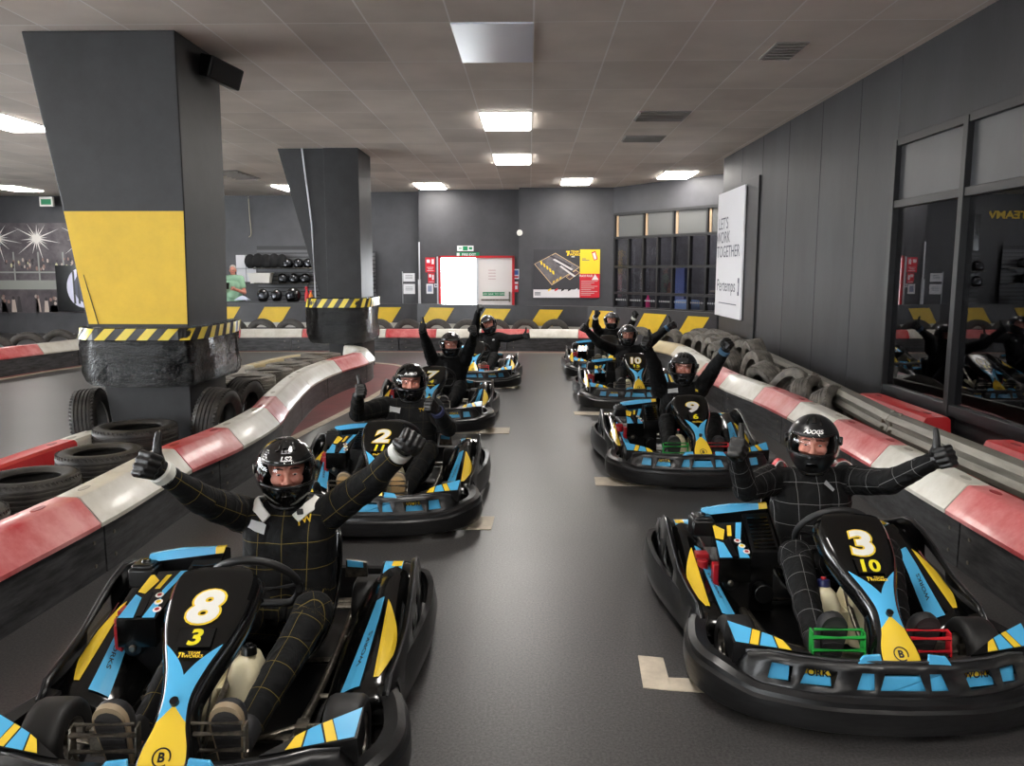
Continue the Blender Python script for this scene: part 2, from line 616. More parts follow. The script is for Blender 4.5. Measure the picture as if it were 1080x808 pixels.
b.b2((-16, -7.1, 0), (-9, -7, 3.3), WALLB)
b.b2((-1.5, -7.1, 0), (7.5, -7, 3.3), WALLB)
b.b2((-9, -7.1, 0), (-1.5, -7, 1.4), WALLB)  # sill of an added opening, unseen behind the camera, for fill daylight
b.b2((-5, -7.1, 1.4), (-1.5, -7, 3.3), WALLB)
b.build('wall_front', kind='structure', smooth=0)
b = MB()
b.b2((7.4, -7, 0), (7.5, 24, 3.6), DARKROOM)
b.build('wall_side', kind='structure', smooth=0)

# perimeter track wall with yellow chevrons, curving to meet the right wall
TW = [(-9.6, 18.9), (-7.6, 18.9), (-2.6, 18.75), (-0.4, 17.9), (1.25, 17.35), (1.8, 16.9), (3.38, 14.6)]
def on_tw(x):
    for (x0, y0), (x1, y1) in zip(TW, TW[1:]):
        if x <= x1:
            t = (x - x0) / (x1 - x0)
            return Vector((x, y0 + (y1 - y0) * t, 0))
    return Vector((TW[-1][0], TW[-1][1], 0))
b = MB()
TWM = mat('track_wall_paint', (54, 53, 56), 0.45, col2=(64, 63, 66), scale=3)
rings = []
for x, y in TW:
    rings.append([(x, y, 0), (x, y, 0.9), (x + 0.05, y + 0.1, 0.9), (x + 0.05, y + 0.1, 0)])
b.loft(rings, TWM)
def strip(x0, x1, z0, z1, off, m, slant=0.0, n=6):
    lo, hi = [], []
    for k in range(n + 1):
        t = k / n
        lo.append(on_tw(x0 + slant + (x1 - x0) * t) + Vector((-0.006, -off, z0)))
        hi.append(on_tw(x0 + (x1 - x0) * t) + Vector((-0.006, -off, z1)))
    for k in range(n):
        b.poly([lo[k], lo[k + 1], hi[k + 1], hi[k]], m)
for x0, w in ((-8.6, 0.62), (-7.4, 0.62), (-6.2, 0.62), (-4.88, 0.6), (-3.56, 0.59), (-2.28, 0.58), (-0.96, 0.56), (0.24, 0.5), (1.36, 0.4), (2.3, 0.36), (2.98, 0.3)):
    strip(x0, x0 + w, 0.4, 0.82, 0.012, YWALL, slant=-0.27 if x0 < 1 else -0.18)
strip(-9.4, 1.5, 0.34, 0.46, 0.02, mat('pale_skirting', (190, 188, 180), 0.5), n=30)
b.build('wall_track', kind='structure', smooth=0)

# painted floor: red run-off, white edge lines, grid marks
b = MB()
red = [(-2.38, 7.4), (-2.42, 7.9), (-2.64, 9.9), (-2.6, 10.9), (-2.42, 11.8), (-2.46, 12.7), (-2.8, 13.4), (-3.2, 14.3),
       (-2.4, 14.4), (-2.0, 13.2), (-2.05, 11.07), (-2.2, 9.45), (-2.36, 8.08)]
b.poly([(x, y, 0.003) for x, y in red], REDF)
b.build('trim_2', kind='structure', smooth=0)
b = MB()
def ribbon(pts, w, z, m):
    P = cr([(x, y, z) for x, y in pts], 8)
    for i in range(len(P) - 1):
        d0 = (P[min(i + 1, len(P) - 1)] - P[max(i - 1, 0)]).normalized()
        d1_ = (P[min(i + 2, len(P) - 1)] - P[i]).normalized()
        n0, n1 = Vector((-d0.y, d0.x, 0)) * w / 2, Vector((-d1_.y, d1_.x, 0)) * w / 2
        b.poly([P[i] - n0, P[i] + n0, P[i + 1] + n1, P[i + 1] - n1], m)
ribbon([(-2.36, 7.6), (-2.32, 8.08), (-2.16, 9.45), (-2.03, 11.07), (-1.98, 12.6), (-2.2, 13.9), (-2.9, 14.5), (-3.8, 14.6)], 0.1, 0.005, LINEW)
ribbon([(-8.35, 10.5), (-8.1, 12.1), (-7.85, 13.5), (-7.3, 15.0), (-6.2, 16.2), (-4, 16.4), (0, 16.35), (1.6, 16.2)], 0.09, 0.005, LINEW)
b.build('trim_3', kind='structure', smooth=0)
b = MB()
ribbon([(-8.42, 10.5), (-8.2, 12.2), (-7.95, 13.6), (-7.4, 15.1), (-6.3, 16.4), (-4, 16.55), (0, 16.5), (1.6, 16.4)], 0.16, 0.003, REDF)
b.build('trim_4', kind='structure', smooth=0)
n_mark = [0]
def mark(polys, label):
    b = MB()
    for p in polys:
        b.prism([(x, y, 0.001) for x, y in p], (0, 0, 0.004), LINEW)
    o = b.build('grid_marking', smooth=0)
    o['kind'] = 'structure'
    tag(o, label, 'floor marking')
mark([[(0.46, 3.03), (0.57, 3.01), (0.58, 3.28), (0.475, 3.3)], [(0.57, 3.01), (0.95, 2.97), (0.95, 3.09), (0.57, 3.11)]],
     'cream painted corner mark on the floor beside kart 3')
mark([[(0.52, 6.1), (1.9, 6.04), (1.9, 6.26), (0.53, 6.35)]], 'cream painted grid line on the floor in front of kart 9')
mark([[(0.53, 9.2), (1.9, 9.16), (1.9, 9.34), (0.53, 9.42)]], 'cream painted grid line on the floor in front of kart 10')
mark([[(-1.6, 5.02), (-0.24, 5.0), (-0.23, 5.28), (-1.6, 5.25)]], 'cream painted grid line on the floor under the front of kart 2')
mark([[(-1.6, 8.08), (-0.2, 8.1), (-0.2, 8.42), (-1.6, 8.36)]], 'cream painted grid line on the floor under the front of kart 7')
mark([[(-1.4, 11.25), (-0.16, 11.3), (-0.16, 11.56), (-1.4, 11.5)]], 'cream painted grid line on the floor under the far left kart')

# flared pillars
def loft_rects(b, levels, m):
    b.loft([[(x0, y0, z), (x1, y0, z), (x1, y1, z), (x0, y1, z)] for x0, x1, y0, y1, z in levels], m)
b = MB()
loft_rects(b, [(-3.62, -2.97, 6.9, 7.7, 0), (-3.72, -2.94, 6.88, 7.72, 0.8), (-3.79, -2.92, 6.85, 7.75, 1.16), (-3.93, -2.9, 6.85, 7.78, 2.15), (-4.17, -2.9, 6.85, 7.8, 3.6)], PILLM)
b.poly([(-3.78, 6.846, 1.2), (-2.925, 6.846, 1.2), (-2.905, 6.846, 2.15), (-3.925, 6.846, 2.15)], YWALL)
b.poly([(-3.70, 6.843, 1.2), (-3.69, 6.843, 1.2), (-3.79, 6.843, 1.62), (-3.796, 6.843, 1.62)], BLACKP)
b.build('pillar', kind='structure', smooth=0, bevel=0.01)
b = MB()
loft_rects(b, [(-3.3, -2.74, 13.2, 14.2, 0), (-3.3, -2.74, 13.2, 14.2, 3.6)], PILLM)
loft_rects(b, [(-3.34, -3.28, 13.25, 13.9, 1.0), (-3.45, -3.28, 13.25, 13.9, 1.3), (-4.05, -3.28, 13.25, 13.9, 3.6)], PILLM)
b.tube([(-3.5, 13.2, 1.2), (-3.52, 13.2, 2.4), (-3.64, 13.2, 3.6)], 0.014, TRIMM, 8)
b.build('pillar', kind='structure', smooth=0, bevel=0.01)

# plastic-wrapped padding round the pillars
def wrap_mat():
    m = mat('cling_wrapped_rubber', (14, 13, 14), 0.1, spec=0.45, coat=0.0)
    nt = m.node_tree
    b = nt.nodes['Principled BSDF']
    tc = nt.nodes.new('ShaderNodeTexCoord')
    mp = nt.nodes.new('ShaderNodeMapping')
    mp.inputs['Scale'].default_value = (6, 6, 11)
    mp.inputs['Rotation'].default_value = (0.35, 0.3, 0)
    n = nt.nodes.new('ShaderNodeTexNoise')
    n.inputs['Scale'].default_value = 2.6
    n.inputs['Detail'].default_value = 6
    n.inputs['Roughness'].default_value = 0.62
    n.inputs['Distortion'].default_value = 2.2
    bp = nt.nodes.new('ShaderNodeBump')
    bp.inputs['Strength'].default_value = 1.0
    bp.inputs['Distance'].default_value = 0.12
    nt.links.new(tc.outputs['Object'], mp.inputs[0])
    nt.links.new(mp.outputs[0], n.inputs['Vector'])
    nt.links.new(n.outputs['Fac'], bp.inputs['Height'])
    nt.links.new(bp.outputs['Normal'], b.inputs['Normal'])
    nt.links.new(bp.outputs['Normal'], b.inputs['Coat Normal'])
    return m
WRAP = wrap_mat()
def padding(x0, x1, y0, y1, z0, z1, label, ze):
    cx, cy = (x0 + x1) / 2, (y0 + y1) / 2
    hx, hy = (x1 - x0) / 2, (y1 - y0) / 2
    root = empty('wrapped_pillar_padding', (cx, cy, z0))
    N = 64
    def outline(z, g):
        r = []
        for k in range(N):
            a = 2 * PI * k / N
            e = 0.42
            px = hx * (abs(cos(a)) ** e) * (1 if cos(a) >= 0 else -1)
            py = hy * (abs(sin(a)) ** e) * (1 if sin(a) >= 0 else -1)
            w = 1 + 0.02 * sin(3 * a + z * 9) + 0.018 * sin(7 * a + z * 4) + g
            r.append((px * w, py * w, z))
        return r
    b = MB()
    H = z1 - z0
    lv = [(0, -0.16), (0.03, -0.05), (0.1, 0.0), (0.25, 0.03), (0.42, 0.015), (0.5, 0.02), (0.7, 0.035), (0.85, 0.02), (0.93, 0.0), (1.0, -0.05)]
    b.loft([outline(t * H, g) for t, g in lv], WRAP)
    b.build('plastic_wrap', root, smooth=50)
    # tape: black band with slanted yellow bars
    b = MB()
    top, bot = H * 0.985, H * 0.80
    per = []
    for k in range(N):
        a = 2 * PI * k / N
        per.append(a)
    BLK = mat('tape_black', (24, 23, 22), 0.3)
    YT = mat('tape_yellow', (232, 208, 70), 0.3)
    ptsb, ptst = outline(bot, 0.045), outline(top, 0.03)
    def lerp(L, s):
        s = s % N
        i = int(s)
        f = s - i
        return Vector(L[i]) * (1 - f) + Vector(L[(i + 1) % N]) * f
    # arc-length parametrisation
    d = [0]
    for k in range(N):
        d.append(d[-1] + (Vector(ptst[(k + 1) % N]) - Vector(ptst[k])).length)
    tot = d[-1]
    def at(L, s):
        s = s % tot
        for k in range(N):
            if s <= d[k + 1]:
                return lerp(L, k + (s - d[k]) / max(1e-6, d[k + 1] - d[k]))
    nb = int(tot / 0.17)
    per_ = tot / nb
    for k in range(N):
        b.poly([ptsb[k], ptsb[(k + 1) % N], ptst[(k + 1) % N], ptst[k]], BLK)
    for k in range(nb):
        s = k * per_
        for j in range(4):
            s0, s1 = s + j * per_ * 0.125, s + (j + 1) * per_ * 0.125
            f = 1.012
            q = [at(ptsb, s0) , at(ptsb, s1), at(ptst, s1 + 0.09), at(ptst, s0 + 0.09)]
            b.poly([Vector((p.x * f, p.y * f, p.z)) for p in q], YT)
    b.build('hazard_tape', root, smooth=0)
    tag(root, label, 'padding')
padding(-3.86, -2.82, 6.68, 8.0, 0.66, 1.18, 'black cling-wrapped padding with hazard tape round the yellow-fronted pillar', 0)
padding(-3.66, -2.64, 13.0, 14.4, 0.46, 1.22, 'black cling-wrapped padding with hazard tape round the farther pillar', 0)

# ------------------------------------------------------------------ ceiling fittings
EMIT = mat('led_diffuser', (255, 255, 255), 0.5, emit=LED)
def panel(x0, y0, label):
    root = empty('ceiling_light', (x0 + 0.33, y0 + 0.6, 3.6))
    b = MB()
    b.b2((-0.31, -0.58, -0.03), (0.31, 0.58, -0.012), EMIT)
    b.build('diffuser', root, smooth=0)
    b = MB()
    for a, c in (((-0.33, -0.6, -0.012), (-0.31, 0.6, 0)), ((0.31, -0.6, -0.012), (0.33, 0.6, 0)), ((-0.31, -0.6, -0.012), (0.31, -0.58, 0)), ((-0.31, 0.58, -0.012), (0.31, 0.6, 0))):
        b.b2(a, c, WHITE)
    b.build('frame', root, smooth=0)
    tag(root, label, 'ceiling light', 'ceiling light panels')
gx = lambda k: 0.03 + 0.66 * k
gy = lambda k: 6.7 + 1.2 * k
for k, j, lab in ((-1, 3, 'lit ceiling panel over the middle of the lane, biggest of the lit ones'), (-1, 6, 'lit ceiling panel just beyond the biggest one over the lane'),
                  (1, 9, 'small lit ceiling panel above the track map poster'), (4, 8, 'lit ceiling panel near the right wall corner'),
                  (-4, 9.7, 'small lit ceiling panel above the open door'), (-9, 10, 'lit ceiling panel between the two flared pillars'),
                  (-11, 3, 'large lit ceiling panel cut by the left edge of the photo'), (-19, 10, 'small lit ceiling panel over the crowd mural'),
                  (-11, -3, 'lit ceiling panel over the left lane'), (-1, -7, 'lit ceiling panel behind the photographer'),
                  (-1, -3, 'lit ceiling panel straight above the front karts'),
                  (3, -6, 'lit ceiling panel by the front of the window bay'), (5, 10.2, 'added unseen ceiling panel brightening the lounge behind the gridded window')):  # the lounge panel is added, unseen, to brighten the dark interior
    panel(gx(k), gy(j), lab)
def plate(x0, x1, y0, y1, name, m, label, cat, louv=False):
    root = empty(name, ((x0 + x1) / 2, (y0 + y1) / 2, 3.6))
    hx, hy = (x1 - x0) / 2, (y1 - y0) / 2
    b = MB()
    b.b2((-hx, -hy, -0.012), (hx, hy, 0), m)
    b.build('face_plate', root, smooth=0)
    if louv:
        b = MB()
        for k in range(6):
            y = -hy + (k + 0.5) * 2 * hy / 6
            b.box((0, y, -0.02), (2 * hx - 0.04, hy / 7, 0.006), mat('louvre_grey', (170, 164, 158), 0.5), Matrix.Rotation(0.5, 4, 'X'))
        b.build('louvre', root, smooth=0)
    tag(root, label, cat)
VENTD = mat('vent_dark', (150, 144, 138), 0.6)
plate(gx(-1), gx(0), gy(0), gy(1), 'unlit_ceiling_panel', mat('unlit_diffuser', (220, 224, 236), 0.3), 'unlit pale ceiling panel over the lane, nearest the top edge', 'ceiling light')
plate(1.35, 1.99, 10.3, 10.9, 'ceiling_vent', VENTD, 'louvred grey ceiling vent with a pale strip, right of the lit panels', 'vent', True)
plate(2.12, 2.4, 7.3, 7.85, 'ceiling_vent', VENTD, 'small square dark vent in the ceiling near the right wall', 'vent', True)
plate(-6.2, -5.7, 16.0, 17.4, 'ceiling_vent', VENTD, 'dark ceiling vent between the two flared pillars', 'vent', True)
plate(1.38, 1.98, 12.1, 12.6, 'ceiling_vent', VENTD, 'faint grey ceiling vent beyond the louvred one', 'vent', True)
# ================================================================== BARRIERS, RAIL, TYRES
def cap_mat(name, col, worn, scale):
    return mat(name, col, 0.34, col2=worn, scale=scale, coat=0.15, bump=0.04, bscale=14)
CAPR = cap_mat('red_cap_plastic', (192, 52, 58), (226, 152, 150), 2.4)
CAPRB = mat('red_cap_bright', (206, 42, 48), 0.35, col2=(214, 70, 72), scale=3)
CAPW = cap_mat('white_cap_plastic', (226, 223, 214), (198, 192, 178), 3.2)
CAPC = cap_mat('cream_cap_plastic', (214, 196, 152), (196, 178, 136), 3.0)
CAPX = mat('red_cap_recess', (150, 20, 28), 0.4)
CAPWX = mat('white_cap_recess', (168, 162, 150), 0.5)
BOARD = mat('black_barrier_board', (24, 24, 25), 0.42, col2=(74, 74, 76), scale=4, bump=0.2, bscale=12, stretch=(1, 1, 6))
BCOL = {'r': CAPR, 'w': CAPW, 'c': CAPC, 'b': CAPRB}
BNAME = {'r': 'red', 'w': 'white', 'c': 'cream', 'b': 'red'}

class Path:
    def __init__(self, pts, side):
        self.P = cr([(x, y, 0) for x, y in pts], 14)
        self.d = [0.0]
        for a, b_ in zip(self.P, self.P[1:]):
            self.d.append(self.d[-1] + (b_ - a).length)
        self.side = side
    def at(self, s):
        s = max(0, min(self.d[-1] - 1e-5, s))
        for i in range(len(self.P) - 1):
            if s <= self.d[i + 1]:
                t = (s - self.d[i]) / max(1e-6, self.d[i + 1] - self.d[i])
                p = self.P[i].lerp(self.P[i + 1], t)
                a = self.P[max(i - 1, 0)]
                c = self.P[min(i + 2, len(self.P) - 1)]
                d = (c - a).normalized()
                return p, d, Vector((-d.y, d.x, 0)) * self.side
    def near(self, q):
        q = Vector((q[0], q[1], 0))
        k = min(range(len(self.P)), key=lambda i: (self.P[i] - q).length)
        return self.d[k]

def barrier(path, blocks, labf, zb=0.275, board=True, cap_w=0.26, cat='barrier', dz=0.17, boards_label='', bl=1.6, group=''):
    """blocks: list of (start point, end point, colour key)"""
    for i, (a, c, k) in enumerate(blocks):
        s0, s1 = path.near(a) + 0.006, path.near(c) - 0.006
        pm, dm, nm = path.at((s0 + s1) / 2)
        b = MB()
        prof = [(-0.025, zb), (-0.028, zb + 0.025), (0.085, zb + dz - 0.008), (0.10, zb + dz), (cap_w - 0.04, zb + dz), (cap_w - 0.02, zb + dz - 0.02), (cap_w, zb + 0.02), (cap_w, zb)]
        n = max(4, int((s1 - s0) / 0.12))
        rings = []
        for j in range(n + 1):
            p, d, nn = path.at(s0 + (s1 - s0) * j / n)
            e = 0.0
            if j in (0, n):
                e = 0.012
            mid = sum(q[0] for q in prof) / len(prof)
            rings.append([p - pm + nn * (mid + (u - mid) * (1 - e)) + Vector((0, 0, zb + (z - zb) * (1 - e))) for u, z in prof])
        b.loft(rings, BCOL[k])
        # grip recesses on the flat top
        for t in (0.14, 0.86):
            p, d, nn = path.at(s0 + (s1 - s0) * t)
            o = p - pm + nn * (0.1 + (cap_w - 0.14) / 2) + Vector((0, 0, zb + dz + 0.001))
            pts = [o + d * 0.055 * cos(2 * PI * q / 14) + nn * 0.022 * sin(2 * PI * q / 14) for q in range(14)]
            b.prism(pts, (0, 0, 0.003), CAPX if k in 'rb' else CAPWX)
        o = b.build('plastic_barrier', smooth=30, bevel=0.008, loc=(pm.x, pm.y, 0))
        tag(o, labf(i, BNAME[k]), 'barrier', group + ' caps' if group else None)
    if board:
        s0, s1 = path.near(blocks[0][0]), path.near(blocks[-1][1])
        N = max(1, round((s1 - s0) / bl))
        for i in range(N):
            a, c = s0 + (s1 - s0) * i / N + 0.008, s0 + (s1 - s0) * (i + 1) / N - 0.008
            pm, dm, nm = path.at((a + c) / 2)
            b = MB()
            n = 12
            rings = []
            prof = [(0.0, 0.0), (0.0, zb - 0.002), (0.09, zb - 0.002), (0.09, 0.0)]
            for j in range(n + 1):
                p, d, nn = path.at(a + (c - a) * j / n)
                rings.append([p - pm + nn * u + Vector((0, 0, z)) for u, z in prof])
            b.loft(rings, BOARD)
            for t in (0.06, 0.94):
                p, d, nn = path.at(a + (c - a) * t)
                for z in (0.07, 0.2):
                    q = p - pm + Vector((0, 0, z))
                    b.cyl(q + nn * 0.01, q - nn * 0.004, 0.011, STEEL, seg=10)
            o = b.build('low_barrier', smooth=30, loc=(pm.x, pm.y, 0))
            tag(o, boards_label % ORD[i], 'barrier', group + ' boards')

# right side of the lane
PR = Path([(2.42, 0.6), (2.4, 4), (2.44, 6), (2.42, 8), (2.28, 9.4), (2.26, 10.8), (2.34, 12.6), (2.3, 13.5), (2.05, 14.2)], -1)
bR = [((2.4, 1.0), (2.4, 2.0), 'r'), ((2.4, 2.0), (2.4, 3.25), 'w'), ((2.4, 3.25), (2.4, 4.48), 'r'), ((2.4, 4.48), (2.44, 5.6), 'w'), ((2.44, 5.6), (2.43, 6.6), 'r'),
      ((2.43, 6.6), (2.42, 7.5), 'w'), ((2.42, 7.5), (2.4, 8.4), 'r'), ((2.4, 8.4), (2.28, 9.5), 'w'), ((2.28, 9.5), (2.26, 10.7), 'r'), ((2.26, 10.7), (2.32, 12.2), 'w'),
      ((2.32, 12.2), (2.33, 13.2), 'w'), ((2.33, 13.2), (2.05, 14.2), 'c')]
barrier(PR, bR, lambda i, c: 'worn %s barrier cap right of the karts, %s from the near end' % (c, ORD[i]),
        boards_label='scuffed black board under the caps right of the karts, %s from the near end', group='right barrier')
# left side of the lane
PL = Path([(-2.46, 0.8), (-2.42, 2.4), (-2.38, 3.4), (-2.33, 4.3), (-2.34, 5.3), (-2.25, 6.05), (-2.25, 7.0), (-2.4, 7.9), (-2.62, 9.6), (-2.58, 10.9), (-2.42, 11.8), (-2.46, 12.6), (-2.85, 13.3)], 1)
bL = [((-2.44, 1.1), (-2.41, 2.5), 'w'), ((-2.41, 2.5), (-2.34, 4.17), 'r'), ((-2.34, 4.17), (-2.33, 5.35), 'w'), ((-2.33, 5.35), (-2.25, 6.1), 'r'), ((-2.25, 6.1), (-2.25, 7.05), 'w'),
      ((-2.25, 7.05), (-2.36, 7.75), 'r'), ((-2.36, 7.75), (-2.6, 9.4), 'w'), ((-2.6, 9.4), (-2.58, 10.93), 'w'), ((-2.58, 10.93), (-2.42, 11.9), 'r'), ((-2.42, 11.9), (-2.85, 13.3), 'w')]
barrier(PL, bL, lambda i, c: 'worn %s barrier cap left of kart 8, %s from the near end' % (c, ORD[i]),
        boards_label='scuffed black board under the caps left of kart 8, %s from the near end', group='left barrier')
# far side of the tyre island
PI_ = Path([(-3.75, 3.2), (-3.73, 4.6), (-3.70, 5.6), (-3.66, 6.3)], -1)
bI = [((-3.75, 3.3), (-3.73, 4.7), 'b'), ((-3.73, 4.7), (-3.69, 5.95), 'b'), ((-3.69, 5.95), (-3.66, 6.3), 'w')]
barrier(PI_, bI, lambda i, c: '%s barrier cap on the far side of the flat tyre stacks, %s from near end' % (c, ORD[i]), zb=0.18, dz=0.2,
        boards_label='black board on the far side of the flat tyre stacks, %s from near end', group='tyre island barrier')
PJ_ = Path([(-4.3, 8.3), (-4.05, 9.4), (-4.0, 10.8), (-3.75, 12.2), (-3.3, 13.0)], -1)
bJ = [((-4.3, 8.4), (-4.06, 9.5), 'b'), ((-4.06, 9.5), (-4.0, 10.9), 'w'), ((-4.0, 10.9), (-3.5, 12.6), 'c')]
barrier(PJ_, bJ, lambda i, c: '%s barrier cap beyond the tyres between the two pillars, %s from near end' % (c, ORD[i]), zb=0.18, dz=0.2,
        boards_label='black board beyond the tyres between the two pillars, %s from near end', group='pillar barrier')
# barrier round the back of the track
PB = Path([(-9.2, 9.0), (-8.55, 11.0), (-8.3, 12.2), (-8.08, 13.3), (-7.6, 15.0), (-6.5, 16.45), (-5.0, 16.72), (-3.0, 16.75), (0, 16.72), (1.5, 16.6), (1.9, 16.45)], 1)
bB = [((-9.0, 9.6), (-8.4, 11.9), 'w'), ((-8.4, 11.9), (-8.1, 13.25), 'r'), ((-8.1, 13.25), (-7.6, 15.0), 'w'), ((-7.6, 15.0), (-6.8, 16.2), 'w'), ((-6.8, 16.2), (-5.97, 16.6), 'r'), ((-5.97, 16.6), (-4.77, 16.73), 'w'),
      ((-4.77, 16.73), (-3.9, 16.75), 'r'), ((-3.9, 16.75), (-2.98, 16.75), 'w'), ((-2.98, 16.75), (-1.99, 16.74), 'r'), ((-1.99, 16.74), (-1.1, 16.73), 'w'), ((-1.1, 16.73), (-0.02, 16.72), 'r'),
      ((-0.02, 16.72), (1.0, 16.66), 'w'), ((1.0, 16.66), (1.75, 16.5), 'r')]
barrier(PB, bB, lambda i, c: '%s barrier cap along the back of the track, %s from the mural end' % (c, ORD[i]),
        boards_label='black board under the back track caps, %s from the mural end', bl=2.2, group='back barrier')
# second row of red caps against the right wall
PW = Path([(3.02, 2.0), (3.02, 4.0), (3.02, 6.0), (3.02, 7.8)], -1)
bW = [((3.02, 2.4), (3.02, 3.9), 'b'), ((3.02, 4.2), (3.02, 5.5), 'b'), ((3.02, 6.25), (3.02, 7.6), 'b')]
barrier(PW, bW, lambda i, c: ['bright red barrier cap behind the guard rail, cut by the photo edge', 'bright red barrier cap behind the guard rail by the raised thumb beside it',
        'bright red barrier cap behind the guard rail below the window corner'][i], zb=0.25, dz=0.27, cap_w=0.3,
        boards_label='black board behind the guard rail, %s from the near end', group='wall barrier')

# armco style guard rail
GALV = mat('weathered_grey_rail', (142, 138, 128), 0.45, metal=0.25, col2=(112, 108, 100), scale=4, bump=0.05, bscale=30, stretch=(4, 0.6, 4))
rail_pts = [(2.84, 1.0), (2.84, 3.6), (2.84, 6.2), (3.06, 8.6), (3.24, 11.0)]
for i in range(4):
    (xa, ya), (xb, yb) = rail_pts[i], rail_pts[i + 1]
    root = empty('guard_rail', ((xa + xb) / 2, (ya + yb) / 2, 0), math.atan2(-(xb - xa), yb - ya))
    L_ = math.hypot(xb - xa, yb - ya) / 2 - 0.004
    b = MB()
    pr = [(-0.06, 0.38), (-0.075, 0.42), (-0.055, 0.46), (-0.075, 0.51), (-0.05, 0.55), (0.03, 0.56), (0.045, 0.53), (0.045, 0.39), (0.02, 0.37)]
    b.loft([[(u, yy, z) for u, z in pr] for yy in (-L_, L_)], GALV)
    for yy in (-L_ + 0.07, L_ - 0.07):
        for z in (0.43, 0.49):
            b.cyl((-0.055, yy, z), (-0.085, yy, z), 0.016, STEEL, seg=10)
        b.cyl((0.0, yy, 0.55), (0.0, yy, 0.572), 0.014, STEEL, seg=10)
    b.build('beam', root, smooth=30)
    b = MB()
    b.b2((-0.03, -0.05, 0), (0.04, 0.05, 0.39), GALV)
    b.build('post', root, smooth=0, bevel=0.006)
    tag(root, 'weathered grey guard rail along the right wall, %s length from near end' % ORD[i], 'guard rail', 'guard rail lengths')

# tyres
def tyre_mesh(R, w, m, treads=True):
    b = MB()
    r = R * 0.60
    prof = [(r, -w * 0.40), (r + 0.012, -w * 0.46), (R * 0.78, -w * 0.53), (R * 0.9, -w * 0.5), (R * 0.965, -w * 0.42), (R * 0.99, -w * 0.36)]
    gr = [-0.24, -0.08, 0.08, 0.24]
    for g in gr:
        prof += [(R, w * (g - 0.05)), (R - 0.008, w * (g - 0.03)), (R - 0.008, w * (g + 0.03)), (R, w * (g + 0.05))]
    prof += [(R * 0.99, w * 0.36), (R * 0.965, w * 0.42), (R * 0.9, w * 0.5), (R * 0.78, w * 0.53), (r + 0.012, w * 0.46), (r, w * 0.40), (r + 0.02, w * 0.3), (R - 0.035, w * 0.3), (R - 0.035, -w * 0.3), (r + 0.02, -w * 0.3)]
    b.lathe(prof, (0, 0, 0), (0, 0, 1), m, 44, closed=True)
    if treads:
        for k in range(54):
            a = 2 * PI * k / 54
            for s in (-1, 1):
                b.T = Matrix.Rotation(a, 4, 'Z') @ Matrix.Translation((R * 0.965, 0, s * w * 0.40))
                b.box((0, 0, 0), (0.012, 0.016, w * 0.16), m, Matrix.Rotation(s * 0.5, 4, 'X'))
        b.T = Matrix.Identity(4)
    return b
_proto = {}
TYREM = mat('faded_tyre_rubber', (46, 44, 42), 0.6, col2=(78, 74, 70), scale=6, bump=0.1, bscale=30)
def tyre(R, w, m, loc, rot, label, group=None):
    key = (R, w, m.name)
    if key not in _proto:
        o = tyre_mesh(R, w, m).build('tyre', smooth=32)
        _proto[key] = o
    else:
        o = _proto[key].copy()
        COL.objects.link(o)
    o.location = loc
    o.rotation_euler = rot
    tag(o, label, 'tyre', group)
    return o
# flat stacks two high beside the pillar, behind the left barrier
for x, y, R, lab in ((-3.16, 6.32, 0.32, 'flat two-high tyre stack against the front of the yellow pillar'), (-2.98, 5.42, 0.28, 'flat two-high tyre stack, second out from the yellow pillar'),
                     (-3.04, 4.72, 0.28, 'flat two-high tyre stack, third out from the yellow pillar'), (-2.98, 3.95, 0.28, 'flat two-high tyre stack cut by the left edge of the photo')):
    tyre(R, 0.2, TYRE, (x, y, 0.107), (0, 0, random.random()), 'bottom tyre of the ' + lab, 'tyres in the left island')
    tyre(R, 0.2, TYRE, (x + random.uniform(-.015, .015), y, 0.32), (0, 0, random.random()), 'top tyre of the ' + lab, 'tyres in the left island')
tyre(0.31, 0.2, TYRE, (-3.88, 6.98, 0.31), (0, PI / 2 - 0.1, 0.22), 'tyre on edge at the outer corner of the yellow pillar', 'tyres in the left island')
tyre(0.32, 0.21, TYRE, (-2.73, 6.9, 0.325), (0, PI / 2 + 0.1, -0.05), 'tyre standing on edge between the yellow pillar and the left barrier', 'tyres in the left island')
tyre(0.31, 0.2, TYRE, (-2.76, 7.62, 0.32), (0, PI / 2 + 0.08, -0.12), 'tyre standing on edge just past the yellow pillar, second of two', 'tyres in the left island')
tyre(0.29, 0.2, TYRE, (-2.98, 8.45, 0.105), (0, 0, 0.3), 'tyre lying flat behind the upright pair by the pillar', 'tyres in the left island')
k = 0
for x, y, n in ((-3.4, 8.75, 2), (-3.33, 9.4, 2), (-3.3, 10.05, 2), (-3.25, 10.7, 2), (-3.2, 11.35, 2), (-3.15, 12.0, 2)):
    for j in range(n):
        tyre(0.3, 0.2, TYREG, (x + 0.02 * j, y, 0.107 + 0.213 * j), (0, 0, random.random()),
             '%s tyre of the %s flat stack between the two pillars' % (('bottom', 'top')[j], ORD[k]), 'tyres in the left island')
    k += 1
tyre(0.3, 0.2, TYREG, (-2.95, 12.62, 0.107), (0, 0, 0.2), 'tyre lying flat at the foot of the farther wrapped pillar', 'tyres in the left island')
